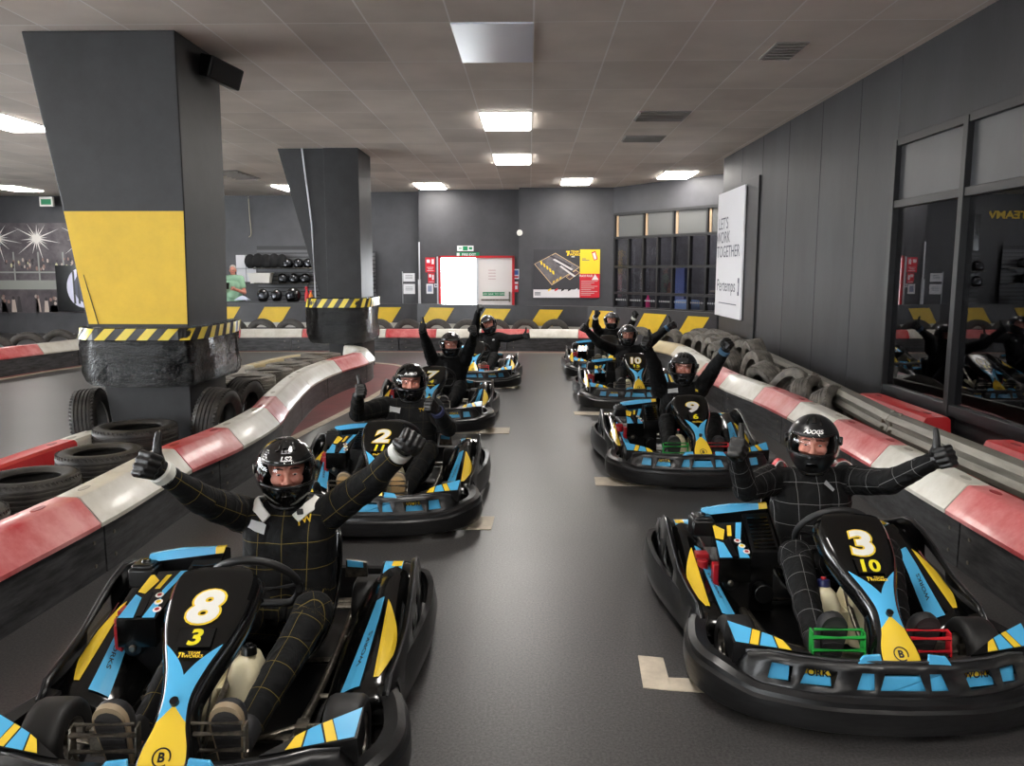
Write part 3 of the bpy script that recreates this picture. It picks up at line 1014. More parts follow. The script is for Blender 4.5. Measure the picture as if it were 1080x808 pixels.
# upright tyres behind the back barrier
for i, px in enumerate((-6.35, -5.72, -5.1, -4.45, -3.82, -3.2, -2.58, -1.95, -1.32, -0.7, -0.08, 0.55)):
    tyre(0.32, 0.18, TYREM, (px, 17.13, 0.325), (PI / 2, random.random(), 0), 'upright tyre below the yellow chevrons, %s from the shelf end' % ORD[i], 'tyres behind the back barrier')
for i, (x, y) in enumerate(((-8.95, 12.3), (-8.75, 12.95), (-8.6, 13.6), (-8.42, 14.25), (-8.22, 14.9), (-7.95, 15.5))):
    tyre(0.31, 0.18, TYREM, (x, y, 0.31), (PI / 2, random.random(), 0.55 - 0.03 * i), 'upright tyre below the crowd mural, %s from the near end' % ORD[i], 'tyres behind the back barrier')
# jumbled tyres along the right wall
RT = [(2.90, 7.55, 0.30, (0.0, PI / 2 - 0.5, -0.85)), (2.88, 8.15, 0.31, (0.0, PI / 2 - 0.35, -0.75)), (2.86, 8.8, 0.32, (0.0, PI / 2 + 0.5, 0.35)), (2.78, 9.35, 0.33, (0.0, PI / 2 - 0.4, 0.3)),
      (2.80, 9.9, 0.40, (0.0, PI / 2 + 0.1, 0.15)), (2.92, 10.4, 0.50, (0.1, PI / 2 - 0.15, 0.1)), (2.70, 10.9, 0.34, (0.0, PI / 2 - 0.2, 0.3)), (2.98, 11.25, 0.42, (0, PI / 2 + 0.15, 0.2)),
      (2.74, 11.5, 0.38, (0.0, PI / 2 - 0.25, 0.1)), (3.0, 11.9, 0.42, (0.0, PI / 2 - 0.15, 0.3)), (2.76, 12.2, 0.38, (0.0, PI / 2 + 0.15, 0.05)), (3.02, 12.6, 0.42, (0.0, PI / 2 - 0.15, 0.4)),
      (2.78, 12.85, 0.38, (0.0, PI / 2, 0.2)), (3.04, 13.3, 0.42, (0.0, PI / 2 + 0.15, 0.3)), (2.76, 13.55, 0.36, (0.0, PI / 2 - 0.1, 0.35)), (2.98, 14.05, 0.38, (0, PI / 2, 0.5)), (2.55, 14.5, 0.33, (0, PI / 2, 0.6)), (2.1, 15.4, 0.31, (0, PI / 2, 0.9))]
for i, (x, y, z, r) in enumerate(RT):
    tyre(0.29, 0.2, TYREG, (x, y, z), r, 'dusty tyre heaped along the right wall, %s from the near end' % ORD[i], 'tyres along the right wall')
# ================================================================== THE KARTS  (local axes: x = driver's left, y = backwards, z = up)
def interp(tab, t):
    """tab rows sorted by first value"""
    if t <= tab[0][0]:
        return tab[0][1:]
    for a, c in zip(tab, tab[1:]):
        if t <= c[0]:
            f = (t - a[0]) / (c[0] - a[0])
            return tuple(p + (q - p) * f for p, q in zip(a[1:], c[1:]))
    return tab[-1][1:]
HALF = [(0, -1.01), (.25, -.99), (.42, -.935), (.55, -.86), (.645, -.74), (.68, -.6), (.66, -.44), (.625, -.32), (.625, -.2), (.655, 0), (.685, .25), (.69, .5), (.67, .68), (.60, .79), (.3, .83), (0, .835)]
HC = cr([(x, y, 0) for x, y in HALF], 6)
def out_pts(i0, i1, s=1):
    """points and outward normals along the right half outline between control indices"""
    res = []
    for k in range(i0 * 6, i1 * 6 + 1):
        p = HC[k]
        a, c = HC[max(k - 1, 0)], HC[min(k + 1, len(HC) - 1)]
        d = (c - a)
        if k == 0 or k == len(HC) - 1:
            d = Vector((1, 0, 0)) if k == 0 else Vector((-1, 0, 0))
        d.normalize()
        n = Vector((d.y, -d.x, 0))
        res.append((Vector((p.x * s, p.y, 0)), Vector((n.x * s, n.y, 0))))
    return res
def front_y(x):
    x = abs(x)
    for a, c in zip(HC, HC[1:]):
        if a.x <= x <= c.x and c.y < -0.6:
            return a.y + (c.y - a.y) * (x - a.x) / (c.x - a.x + 1e-9)
    return -0.7
BAND = [(-.075, .198), (-.03, .205), (-.004, .192), (.0, .172), (.012, .16), (.014, .10), (.004, .055), (-.02, .036), (-.03, .036), (-.022, .06), (-.016, .10), (-.018, .15), (-.04, .18), (-.075, .185)]
BANDS = [(-.03, .205), (-.004, .21), (.002, .19), (.012, .12), (.004, .06), (-.015, .04), (-.022, .045), (-.012, .12), (-.016, .18)]

def band(b, pts, prof, m, low=1.0):
    def hf(p):
        return 1.0 if low == 1.0 else low + (1 - low) * max(0.0, min(1.0, (abs(p.x) - .50) / .13))
    b.loft([[p + n * o + Vector((0, 0, .036 + (z - .036) * hf(p))) for o, z in prof] for p, n in pts], m)

def make_kart():
    root = empty('go_kart', (0, 0, 0))
    # ---- front bumper: lower band + upper flange with windows
    b = MB()
    L_, R_ = out_pts(0, 7, -1), out_pts(0, 7, 1)
    band(b, L_[::-1] + R_[1:], BAND, SCUFF, .78)
    win = [(.095, .150, .088, .135), (.24, .345, .225, .315), (.385, .46, .37, .44)]
    xs = [(0, 0, 0), (.078, .062, 0)]
    # columns: (x at window foot, x at window head, opens to next)
    colx = [(-.56, -.56, 0), (-.52, -.52, 0), (-.46, -.445, 1), (-.385, -.375, 0), (-.355, -.33, 1), (-.245, -.225, 0), (-.165, -.142, 1), (-.10, -.098, 0), (-.082, -.062, 1)]
    colx = colx + [(-h[0], -h[1], 0) for h in colx[::-1]]
    op = [0, 0, 1, 0, 1, 0, 1, 0, 1, 0, 1, 0, 1, 0, 1, 0, 0]
    rows = [(.150, -.02), (.160, -.045), (.185, -.052), (.240, -.070), (.262, -.086), (.270, -.10), (.262, -.14)]
    grid = []
    for i, (xb, xt, _) in enumerate(colx):
        col = []
        for j, (z, o) in enumerate(rows):
            x = xb if j <= 2 else xt
            k = 1.0 if abs(xb) < .5 else (.8 if abs(xb) < .54 else .25)
            zz = .165 + (z - .165) * k
            col.append(Vector((x * (1 + o * .3), front_y(x) - o, zz)))
        grid.append(col)
    vs = [p for c in grid for p in c]
    nr = len(rows)
    fs = []
    for i in range(len(grid) - 1):
        for j in range(nr - 1):
            if j == 2 and op[i]:
                continue
            fs.append((i * nr + j, (i + 1) * nr + j, (i + 1) * nr + j + 1, i * nr + j + 1))
    b.add(vs, fs, SCUFF)
    EDGE = mat('edge_highlight_plastic', (62, 62, 64), 0.28, coat=.3)  # pale tubes paint silver-lit highlights along bumper lips and fin tops
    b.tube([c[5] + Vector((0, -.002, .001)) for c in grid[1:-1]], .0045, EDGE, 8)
    b.build('front_bumper', root, smooth=28, solid=0.006)
    # ---- side bumpers: low outer band + upright slotted fin
    for s in (-1, 1):
        b = MB()
        band(b, out_pts(7, 13, s), BANDS, SCUFF)
        cy = [-.40, -.34, -.20, -.06, .02, .12, .24, .34, .42, .50, .60, .70, .76]
        tz = [.20, .245, .255, .275, .30, .34, .385, .405, .395, .36, .32, .295, .27]
        sl = {4: 1, 5: 1, 8: 1, 9: 1}
        grid = []
        for y, z in zip(cy, tz):
            x0 = .605 + .035 * math.sin(max(0, min(1, (y + .4) / 1.1)) * PI)
            h = z - .14
            grid.append([Vector((s * (x0 + .01), y, .14)), Vector((s * (x0 + .005), y, .14 + h * .38)), Vector((s * x0, y, .14 + h * .74)), Vector((s * (x0 - .01), y, z)), Vector((s * (x0 - .03), y, z - .002))])
        vs = [p for c in grid for p in c]
        fs = []
        for i in range(len(grid) - 1):
            for j in range(4):
                if j == 1 and i in sl:
                    continue
                fs.append((i * 5 + j, (i + 1) * 5 + j, (i + 1) * 5 + j + 1, i * 5 + j + 1))
        b.add(vs, fs, BLACKP)
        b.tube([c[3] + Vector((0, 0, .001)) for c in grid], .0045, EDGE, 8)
        b.build('side_bumper', root, smooth=40, solid=0.007)
    # ---- rear bumper
    b = MB()
    band(b, out_pts(13, 15, -1)[::1] + out_pts(13, 15, 1)[::-1][1:], BANDS, SCUFF)
    b.b2((-.5, .70, .10), (-.44, .82, .16), BLACKP)
    b.b2((.44, .70, .10), (.5, .82, .16), BLACKP)
    b.build('rear_bumper', root, smooth=40)
    # ---- blue panel behind the middle windows
    b = MB()
    b.prism([(-.185, -.945, .12), (.205, -.945, .12), (.195, -.915, .245), (.165, -.905, .29), (.105, -.902, .295), (.095, -.925, .225), (-.055, -.925, .225), (-.065, -.902, .295), (-.125, -.905, .29), (-.165, -.915, .245)], (0, .012, 0), BLUE)
    b.build('front_panel', root, smooth=0, bevel=.003)
    # ---- wedge fairings ahead of the front wheels
    for s in (-1, 1):
        b = MB()
        A, B_, C = Vector((s * .285, -.845, .268)), Vector((s * .555, -.775, .275)), Vector((s * .56, -.675, .318))
        D = Vector((s * .42, -.755, .30))
        dn = Vector((0, .012, -.10))
        top = [A, B_, C, D]
        b.loft([[p for p in top], [p + dn for p in top]], BLACKP)
        up = Vector((0, -.001, .003))
        def tp(u, v):     # u along inner -> outer, v front -> ridge
            lo = A.lerp(B_, u)
            hi = A.lerp(D, u * 2) if u < .5 else D.lerp(C, u * 2 - 1)
            return lo.lerp(hi, v) + up
        def stripe(u0, u1, u2, u3, m):
            b.poly([tp(u0, .04), tp(u1, .04), tp(u2, .97), tp(u3, .97)], m)
        stripe(.80, .97, .99, .70, BLUE)
        stripe(.68, .79, .69, .60, YELLOW)
        stripe(.44, .66, .58, .46, BLUE)
        stripe(.26, .42, .44, .34, YELLOW)
        # front face sticker behind the outer windows
        f0 = [Vector((s * .235, -.905, .175)), Vector((s * .355, -.880, .175)), Vector((s * .345, -.865, .25)), Vector((s * .24, -.89, .25))]
        b.poly(f0, BLUE)
        b.poly([f0[3] + (f0[0] - f0[3]) * .02 + Vector((0, -.002, 0)), f0[2] + Vector((0, -.002, 0)), f0[2].lerp(f0[1], .5) + Vector((0, -.003, 0)), f0[3].lerp(f0[0], .5) + Vector((0, -.003, 0))], YELLOW)
        M = Matrix.Translation((s * .293, -.893, .222)) @ Matrix.Rotation(s * .17, 4, 'Z') @ Matrix.Rotation(PI / 2 - .25, 4, 'X')
        b.text('WORKS', .026, M, BLACKP, bold=.03)
        b.poly([Vector((s * .375, -.865, .175)), Vector((s * .45, -.845, .175)), Vector((s * .44, -.83, .245)), Vector((s * .37, -.85, .245))], BLUE)
        b.build('wheel_fairing', root, smooth=20)
    # ---- side pods
    def zt(y):
        return .278 + .30 * (y - .017) if y < .3 else .363 + .1 * (y - .3)
    for s in (-1, 1):
        b = MB()
        rings = []
        def ring(y, f=1.0):
            z = .06 + (zt(y) - .06) * f
            q = [(.335, .055), (.355, .06 + (z - .06) * .36), (.40, .06 + (z - .06) * .62), (.455, .06 + (z - .06) * .85), (.505, .06 + (z - .06) * .97), (.54, z), (.58, .06 + (z - .06) * .93), (.605, .06 + (z - .06) * .74), (.61, .1), (.60, .055)]
            cx_ = .48
            g = .8 + .2 * f
            return [Vector((s * (cx_ + (x - cx_) * g), y, zz)) for x, zz in q]
        rings.append(ring(-.335, .50))
        rings.append(ring(-.325, .78))
        rings.append(ring(-.30, .93))
        for k in range(14):
            rings.append(ring(-.27 + k * .05))
        b.loft(rings, BLACKG)
        def surf(t, y):      # t 0..1 across the top, inner -> outer
            z = zt(y)
            q = [(.355, .06 + (z - .06) * .36), (.40, .06 + (z - .06) * .62), (.455, .06 + (z - .06) * .85), (.505, .06 + (z - .06) * .97), (.54, z), (.58, .06 + (z - .06) * .93), (.605, .06 + (z - .06) * .74)]
            u = t * (len(q) - 1)
            i = min(len(q) - 2, int(u))
            f = u - i
            x, zz = q[i][0] + (q[i + 1][0] - q[i][0]) * f, q[i][1] + (q[i + 1][1] - q[i][1]) * f
            n = Vector(((q[i][1] - q[i + 1][1]), -.25 * (q[i + 1][0] - q[i][0]), (q[i + 1][0] - q[i][0]))).normalized() * .004
            return Vector((s * (x + n.x), y + n.y, zz + n.z))
        def leaf(y0, y1, f, m, n=14):
            for k in range(n):
                a, c = y0 + (y1 - y0) * k / n, y0 + (y1 - y0) * (k + 1) / n
                (t0, t1), (u0, u1) = f(k / n), f((k + 1) / n)
                for j in range(4):
                    g0, g1 = j / 4, (j + 1) / 4
                    b.poly([surf(t0 + (t1 - t0) * g0, a), surf(t0 + (t1 - t0) * g1, a), surf(u0 + (u1 - u0) * g1, c), surf(u0 + (u1 - u0) * g0, c)], m)
        leaf(-.26, .15, lambda k: (.60 + .02 * k, .60 + .02 * k + .25 * math.sin(PI * min(1, .10 + k * .90)) + .005), YELLOW)
        leaf(-.29, .17, lambda k: (.20 + .22 * k, .20 + .22 * k + .22 * (1 - .45 * k)), BLUE)
        # lettering along the blue stripe
        vs, fs = text_geo('WORKS', .02, 0)
        w = []
        for p in vs:
            y = -.10 + (p[0] * .034) * (-1 if s < 0 else 1)
            t = .22 + .22 * ((y + .27) / .43) + .085 - p[1] * .05
            w.append(surf(max(0, t), y) + Vector((0, 0, .002)))
        b.add(w, fs, BLACKP)
        b.build('side_pod', root, smooth=40)
    # ---- wheels
    def wheel(x, y, r, w, s, steel=True):
        b = MB()
        h = w / 2
        prof = [(r * .50, -h * .8), (r * .56, -h), (r * .80, -h * 1.05), (r * .93, -h * .95), (r * .99, -h * .74), (r, -h * .4), (r, h * .4), (r * .99, h * .74), (r * .93, h * .95), (r * .80, h * 1.05), (r * .56, h), (r * .50, h * .8)]
        b.lathe(prof, (0, 0, 0), (1, 0, 0), RUBBER, 40, closed=True)
        wo = b.build('wheel', root, smooth=40, loc=(x, y, r))
        b = MB()
        b.lathe([(r * .50, -h * .85), (r * .53, -h * .95), (r * .48, -h * .9), (r * .42, -h * .5), (r * .40, 0), (r * .42, h * .5), (r * .48, h * .9), (r * .53, h * .95), (r * .50, h * .85)], (0, 0, 0), (1, 0, 0), RIM, 32)
        b.cyl((-h * .3, 0, 0), (h * .3, 0, 0), r * .42, RIM, seg=24)
        b.cyl((-h * .9, 0, 0), (h * .8, 0, 0), r * .17, STEEL, seg=14)
        for k in range(3):
            a = 2 * PI * k / 3
            b.cyl((-h * .5, r * .28 * cos(a), r * .28 * sin(a)), (h * .5, r * .28 * cos(a), r * .28 * sin(a)), r * .05, STEEL, seg=8)
        b.build('rim', wo, smooth=35)
    for s in (-1, 1):
        wheel(s * .475, -.52, .131, .125, s)
        wheel(s * .435, .50, .14, .20, s)
    # ---- rear wheel guards with a blue sticker
    for s in (-1, 1):
        b = MB()
        cy_, cz_ = .50, .15
        angs = [rad(a) for a in range(-20, 181, 10)]
        def gp(x, a, r):
            return Vector((s * x, cy_ - r * cos(a), cz_ + r * sin(a)))
        secs = []
        for a in angs:
            secs.append([gp(.46, a, .178), gp(.46, a, .188), gp(.55, a, .189), gp(.60, a, .182), gp(.612, a, .165), gp(.604, a, .16), gp(.59, a, .174), gp(.55, a, .18)])
        b.loft(secs, BLACKG)
        b.prism([gp(.605, a, .165) for a in angs] + [gp(.605, rad(180), .06), gp(.605, rad(-20), .06)], (s * .005, 0, 0), BLACKP)
        def sk(x0, x1, a0, a1, m, r=.1915, x2=None, x3=None):
            n = 6
            x2 = x0 if x2 is None else x2
            x3 = x1 if x3 is None else x3
            for k in range(n):
                f, g = k / n, (k + 1) / n
                A0, A1 = rad(a0 + (a1 - a0) * f), rad(a0 + (a1 - a0) * g)
                b.poly([gp(x0 + (x2 - x0) * f, A0, r), gp(x1 + (x3 - x1) * f, A0, r), gp(x1 + (x3 - x1) * g, A1, r), gp(x0 + (x2 - x0) * g, A1, r)], m)
        sk(.47, .552, 8, 100, BLUE)
        sk(.505, .55, 80, 98, YELLOW, .193)
        sk(.48, .50, 36, 92, BLACKP, .193, .53, .548)
        sk(.478, .535, 28, 40, YELLOW, .1935, .478, .535)
        b.build('rear_wheel_guard', root, smooth=40)
    # ---- chassis
    b = MB()
    for s in (-1, 1):
        b.tube(cr([(s * .12, -.86, .09), (s * .22, -.80, .085), (s * .27, -.55, .08), (s * .30, -.2, .08), (s * .31, .3, .08), (s * .30, .72, .09)], 5), .015, STEEL, 10)
        b.tube([(s * .27, -.52, .10), (s * .41, -.52, .13)], .016, STEEL, 10)
        b.tube([(s * .30, -.18, .08), (s * .58, -.18, .09), (s * .60, .3, .09), (s * .31, .3, .08)], .012, STEEL, 8)
        b.tube([(0, -.62, .12), (s * .30, -.47, .135), (s * .40, -.47, .135)], .008, STEEL, 8)
        b.box((s * .33, -.52, .13), (.04, .06, .09), STEEL)
    b.tube([(-.3, -.45, .08), (.3, -.45, .08)], .014, STEEL, 10)
    b.tube([(-.3, .1, .08), (.3, .1, .08)], .014, STEEL, 10)
    b.tube([(-.44, .50, .14), (.44, .50, .14)], .02, STEEL, 12)
    b.tube([(-.3, .68, .09), (.3, .68, .09)], .014, STEEL, 10)
    b.build('chassis_frame', root, smooth=40)
    b = MB()
    b.prism([(-.24, -.86, .055), (.24, -.86, .055), (.30, -.5, .055), (.32, .68, .055), (-.32, .68, .055), (-.30, -.5, .055)], (0, 0, .008), BLACKP)
    b.build('floor_tray', root, smooth=0)
    # ---- seat
    b = MB()
    prof = [(-.02, .125), (.06, .10), (.16, .085), (.28, .085), (.38, .11), (.46, .17), (.52, .26), (.56, .36), (.585, .45), (.595, .49)]
    wing = [.03, .06, .10, .15, .18, .17, .14, .10, .06, .03]
    wid = [.15, .17, .185, .195, .20, .20, .20, .195, .185, .17]
    grid = []
    for i, (y, z) in enumerate(prof):
        a, c = prof[max(0, i - 1)], prof[min(len(prof) - 1, i + 1)]
        d = Vector((0, c[0] - a[0], c[1] - a[1])).normalized()
        n = Vector((0, -d.z, d.y))
        rowp = []
        for k in range(17):
            t = -1 + 2 * k / 16
            e = abs(t) ** 3.2
            rowp.append(Vector((.09 + wid[i] * math.sin(t * PI / 2) * 1.0, y, z)) + n * wing[i] * e)
        grid.append(rowp)
    b.loft(grid, BLACKG, closed=False, caps=False)
    b.build('seat', root, smooth=50, solid=.009)
    # ---- engine with its covers
    b = MB()
    b.b2((-.46, -.07, .08), (-.30, .22, .30), BLACKP)
    b.b2((-.30, -.02, .07), (-.18, .2, .30), BLACKP)
    for k in range(7):
        b.b2((-.52, .04, .10 + k * .026), (-.45, .19, .112 + k * .026), STEEL)
    b.cyl((-.40, -.075, .24), (-.40, -.105, .24), .035, BLACKP, seg=20)
    b.cyl((-.40, -.10, .24), (-.40, -.115, .24), .014, STEEL, seg=12)
    b.cyl((-.24, -.03, .18), (-.24, -.09, .18), .045, BLACKP, seg=20)
    b.cyl((-.33, .0, .10), (-.33, -.14, .08), .022, STEEL, seg=12)
    b.tube(cr([(-.50, .14, .18), (-.55, .10, .17), (-.57, 0, .13), (-.5, -.1, .1), (-.36, -.16, .09)], 5), .012, STEEL, 8)
    b.build('engine_block', root, smooth=30, bevel=.006)
    b = MB()
    b.cyl((-.50, .02, .17), (-.50, .03, .30), .026, REDP, seg=18)
    b.b2((-.525, .05, .20), (-.465, .11, .32), REDP)
    b.b2((-.475, -.09, .20), (-.448, -.04, .32), REDP)
    for k in range(5):
        b.b2((-.53, .044, .205 + k * .022), (-.46, .05, .213 + k * .022), mat('dark_red', (84, 12, 18), .4))
    b.build('red_starter_housing', root, smooth=30, bevel=.004)
    b = MB()
    q = [Vector((-.455, -.105, .355)), Vector((-.31, -.105, .355)), Vector((-.285, .18, .44)), Vector((-.43, .18, .43))]
    b.loft([[p + Vector((0, 0, -.11)) for p in q], q], BLACKG)
    def cp(u, v, h=.003):
        return q[0].lerp(q[1], u).lerp(q[3].lerp(q[2], u), v) + Vector((0, -.001, h))
    b.poly([cp(.02, .02), cp(.42, .02), cp(.25, .42), cp(.02, .50)], BLUE)
    b.poly([cp(.02, .55), cp(.26, .5), cp(.38, .78), cp(.02, .97)], YELLOW)
    b.poly([cp(.44, .05, .004), cp(.60, .05, .004), cp(.45, .55, .004), cp(.30, .48, .004)], BLACKP)
    b.poly([cp(.42, .60), cp(.56, .60), cp(.62, .9), cp(.48, .9)], YELLOW)
    b.poly([cp(.64, .02), cp(.96, .02), cp(.78, .42), cp(.66, .30)], BLUE)
    b.poly([cp(.66, .55), cp(.80, .46), cp(.99, .97), cp(.80, .97)], BLUE)
    for k, (u, v) in enumerate(((.90, .16), (.80, .31), (.70, .45))):
        c0 = cp(u, v, .006)
        ring_ = [c0 + Vector((.016 * cos(2 * PI * j / 16), .016 * sin(2 * PI * j / 16) * .95, .016 * sin(2 * PI * j / 16) * .3)) for j in range(16)]
        b.poly(ring_, WHITE)
        r2 = [c0 + Vector((.009 * cos(2 * PI * j / 12), .009 * sin(2 * PI * j / 12) * .95, .009 * sin(2 * PI * j / 12) * .3 + .002)) for j in range(12)]
        b.poly(r2, REDP if k != 1 else YELLOW)
    b.build('engine_cover', root, smooth=20)
    b = MB()
    q2 = [Vector((-.295, -.06, .372)), Vector((-.165, -.06, .372)), Vector((-.15, .21, .478)), Vector((-.275, .21, .47))]
    b.loft([[p + Vector((0, 0, -.07)) for p in q2], q2], BLACKP)
    for k in range(9):
        v0 = .08 + k * .095
        a_, c_ = q2[0].lerp(q2[3], v0), q2[1].lerp(q2[2], v0)
        b.tube([a_.lerp(c_, .12) + Vector((0, 0, .004)), a_.lerp(c_, .88) + Vector((0, 0, .004))], .006, BLACKG, 8)
    b.build('louvred_guard', root, smooth=30)
    b = MB()
    b.prism([(-.15, -.05, .26), (-.15, -.03, .37), (-.15, .235, .515), (-.15, .27, .50), (-.15, .27, .26)], (.008, 0, 0), BLACKG)
    b.prism([(-.47, .245, .36), (-.15, .245, .36), (-.15, .235, .50), (-.46, .235, .475)], (0, .014, 0), BLACKP)
    b.prism([(-.47, .225, .455), (-.19, .225, .49), (-.19, .235, .515), (-.33, .24, .508), (-.465, .24, .485)], (0, .02, 0), BLUE)
    b.prism([(-.19, .225, .49), (-.15, .225, .494), (-.15, .235, .518), (-.19, .235, .515)], (0, .02, 0), YELLOW)
    b.build('rear_guard_panel', root, smooth=0)
    b = MB()
    b.b2((-.525, .155, .37), (-.415, .275, .45), BLACKP)
    b.b2((-.515, .165, .44), (-.425, .265, .465), BLACKP)
    b.cyl((-.47, .215, .455), (-.47, .215, .475), .02, BLACKG, seg=16)
    b.build('air_filter_box', root, smooth=30, bevel=.01)
    # a tidy white/blue trim behind the driver's left shoulder
    b = MB()
    b.prism([(.30, .44, .30), (.40, .44, .30), (.40, .42, .375), (.31, .42, .39)], (0, .02, 0), STEEL)
    b.prism([(.315, .425, .355), (.385, .425, .35), (.385, .42, .378), (.315, .42, .388)], (0, -.004, 0), BLUE)
    b.build('brake_bracket', root, smooth=0, bevel=.004)
    # ---- fuel tank
    b = MB()
    for x0, x1 in ((-.105, .005), (.03, .135)):
        prof = [(.01, .0), (.0, .02), (.0, .17), (.015, .215), (.04, .235)]
        def rr(ins, z, dy):
            x_a, x_b, ya, yb = x0 + ins, x1 - ins, -.41 + ins + dy, -.24 - ins + dy
            r_ = min(.03, (x_b - x_a) * .45)
            pts = []
            for cx_, cy_, a0 in ((x_b - r_, yb - r_, 0), (x_a + r_, yb - r_, 90), (x_a + r_, ya + r_, 180), (x_b - r_, ya + r_, 270)):
                for k in range(5):
                    a = rad(a0 + k * 22.5)
                    pts.append(Vector((cx_ + r_ * cos(a), cy_ + r_ * sin(a), z)))
            return pts
        b.loft([rr(i_, .075 + z_, z_ * .18) for i_, z_ in prof], CREAM)
    b.b2((-.02, -.37, .08), (.05, -.26, .22), CREAM)
    b.build('fuel_tank', root, smooth=40)
    # ---- steering
    C0 = Vector((.06, -.07, .47))
    tl = rad(35)
    u_ = Vector((0, -sin(tl), cos(tl)))
    n_ = Vector((0, cos(tl), sin(tl)))
    b = MB()
    ring_ = []
    for k in range(40):
        a = 2 * PI * k / 40
        r_ = .163
        p = Vector((1, 0, 0)) * r_ * cos(a) + u_ * r_ * sin(a)
        if sin(a) < -.75:
            p = Vector((1, 0, 0)) * r_ * cos(a) + u_ * r_ * (-.75)
        ring_.append(C0 + p)
    b.tube(ring_, .0155, mat('wheel_grip', (24, 24, 25), .5), 12, loop=True)
    for a in (0, PI, -PI / 2):
        e = Vector((1, 0, 0)) * .155 * cos(a) + u_ * .155 * max(-.74, sin(a))
        b.tube([C0 - n_ * .02, C0 + e], .011, BLACKP, 8)
    b.cyl(C0 - n_ * .035, C0 + n_ * .005, .035, BLACKP, seg=20)
    sw = b.build('steering_wheel', root, smooth=40)
    b = MB()
    b.tube([C0 - n_ * .03, Vector((.04, -.36, .24)), Vector((.02, -.62, .12))], .012, STEEL, 12)
    b.tube([Vector((.05, -.46, .42)), Vector((.02, -.60, .10))], .009, STEEL, 10)
    b.build('steering_column', root, smooth=40)
    # ---- front number cowl: plate that narrows into a long nose
    tab = [(-.912, .236, .048), (-.888, .262, .066), (-.85, .297, .062), (-.80, .345, .043), (-.74, .397, .038), (-.66, .442, .058), (-.58, .487, .090), (-.50, .537, .116), (-.40, .598, .126), (-.35, .627, .118), (-.325, .634, .098)]
    tab_s = cr([t for t in tab], 22)
    b = MB()
    NC = 28
    TS = [(t.x, t.y, t.z) for t in tab_s]
    OFF = [(-.92, 0), (-.80, -.035), (-.762, -.035), (-.685, .10), (-.52, 0)]     # rows follow the edges of the colour fields
    def cv(y, u, h, hw_add=0.0):
        z, hw = interp(TS, y)
        sl = interp(TS, y + .004)[0] - interp(TS, y - .004)[0]
        nrm = Vector((0, -sl, .008)).normalized()
        return Vector((.02 + u * (hw + hw_add), y, z)) + nrm * h
    grid = []
    for y0 in [-.911 + .586 * i / 170 for i in range(171)]:
        o_ = interp(OFF, y0)[0]
        rowp = [cv(y0 + o_, t, h, .022 if h < -.02 else .012) for t, h in ((-1, -.075), (-1, -.03), (-.985, -.012))]
        for k in range(NC + 1):
            t = -1 + 2 * k / NC
            rowp.append(cv(y0 + o_ * abs(t), t, .006 * (1 - t * t)))
        rowp += [cv(y0 + o_, t, h, .022 if h < -.02 else .012) for t, h in ((.985, -.012), (1, -.03), (1, -.075))]
        rowp.append(cv(y0 + o_ * .5, 0, -.075))
        grid.append(rowp)
    rows_y = [-.911 + .586 * i / 170 for i in range(171)]
    n = len(grid[0])
    vs = [p for r in grid for p in r]
    k0 = len(b.v)
    b.v += vs
    for i in range(len(grid) - 1):
        for k in range(n):
            l = (k + 1) % n
            m = BLACKG
            if 3 <= k < 3 + NC:
                y = (rows_y[i] + rows_y[i + 1]) / 2
                if y < -.685:
                    m = BLUE
                if y < -.762:
                    m = YELLOW
            b.f.append((k0 + i * n + k, k0 + i * n + l, k0 + (i + 1) * n + l, k0 + (i + 1) * n + k))
            b.m.append(b.mi(m))
    b.f.append(tuple(k0 + k for k in range(n)))
    b.m.append(b.mi(BLACKG))
    b.f.append(tuple(k0 + (len(grid) - 1) * n + k for k in range(n - 1, -1, -1)))
    b.m.append(b.mi(BLACKG))
    Y0, Z0 = -.762, .387
    b.cyl((.02, Y0 + .006, Z0 - .01), (.02, Y0 - .006, Z0 + .012), .013, BLACKP, seg=16)
    cowl = b.build('number_cowl', root, smooth=45)
    U = Vector((0, .87, .49))
    Nn = Vector((0, -.49, .87))
    def PM(y, z, h=.011):
        c = Vector((.02, y, z)) + Nn * h
        return Matrix(((1, U.x, Nn.x, c.x), (0, U.y, Nn.y, c.y), (0, U.z, Nn.z, c.z), (0, 0, 0, 1)))
    b = MB()
    b.text('TEAM', .009, PM(-.628, .462, .014) @ Matrix.Translation((.012, .007, 0)), YELLOW, bold=.03, sx=1.2)
    b.text('WORKS', .011, PM(-.628, .462, .014) @ Matrix.Translation((.013, -.005, 0)), YELLOW, bold=.04, sx=1.1)
    M_ = PM(-.628, .462, .014) @ Matrix.Translation((-.026, .0, 0)) @ Matrix.Scale(.75, 4)
    b.add([M_ @ Vector(p) for p in ((-.012, .012, 0), (.0, .012, 0), (-.004, -.014, 0), (-.01, -.014, 0), (-.006, .004, 0), (-.012, .004, 0))], [(0, 1, 2, 3, 4, 5)], YELLOW)
    b.add([M_ @ Vector(p) for p in ((.002, .012, 0), (.016, .006, 0), (.01, 0, 0), (.012, -.012, 0), (.006, -.012, 0), (.004, .0, 0))], [(0, 1, 2, 3, 4, 5)], YELLOW)
    b.build('team_lettering', cowl, smooth=0)
    b = MB()
    nn = Vector((0, -.70, .72))
    uu = Vector((0, .72, .70))
    c = Vector((.02, -.868, .279)) + nn * .009
    MBm = Matrix(((1, uu.x, nn.x, c.x), (0, uu.y, nn.y, c.y), (0, uu.z, nn.z, c.z), (0, 0, 0, 1)))
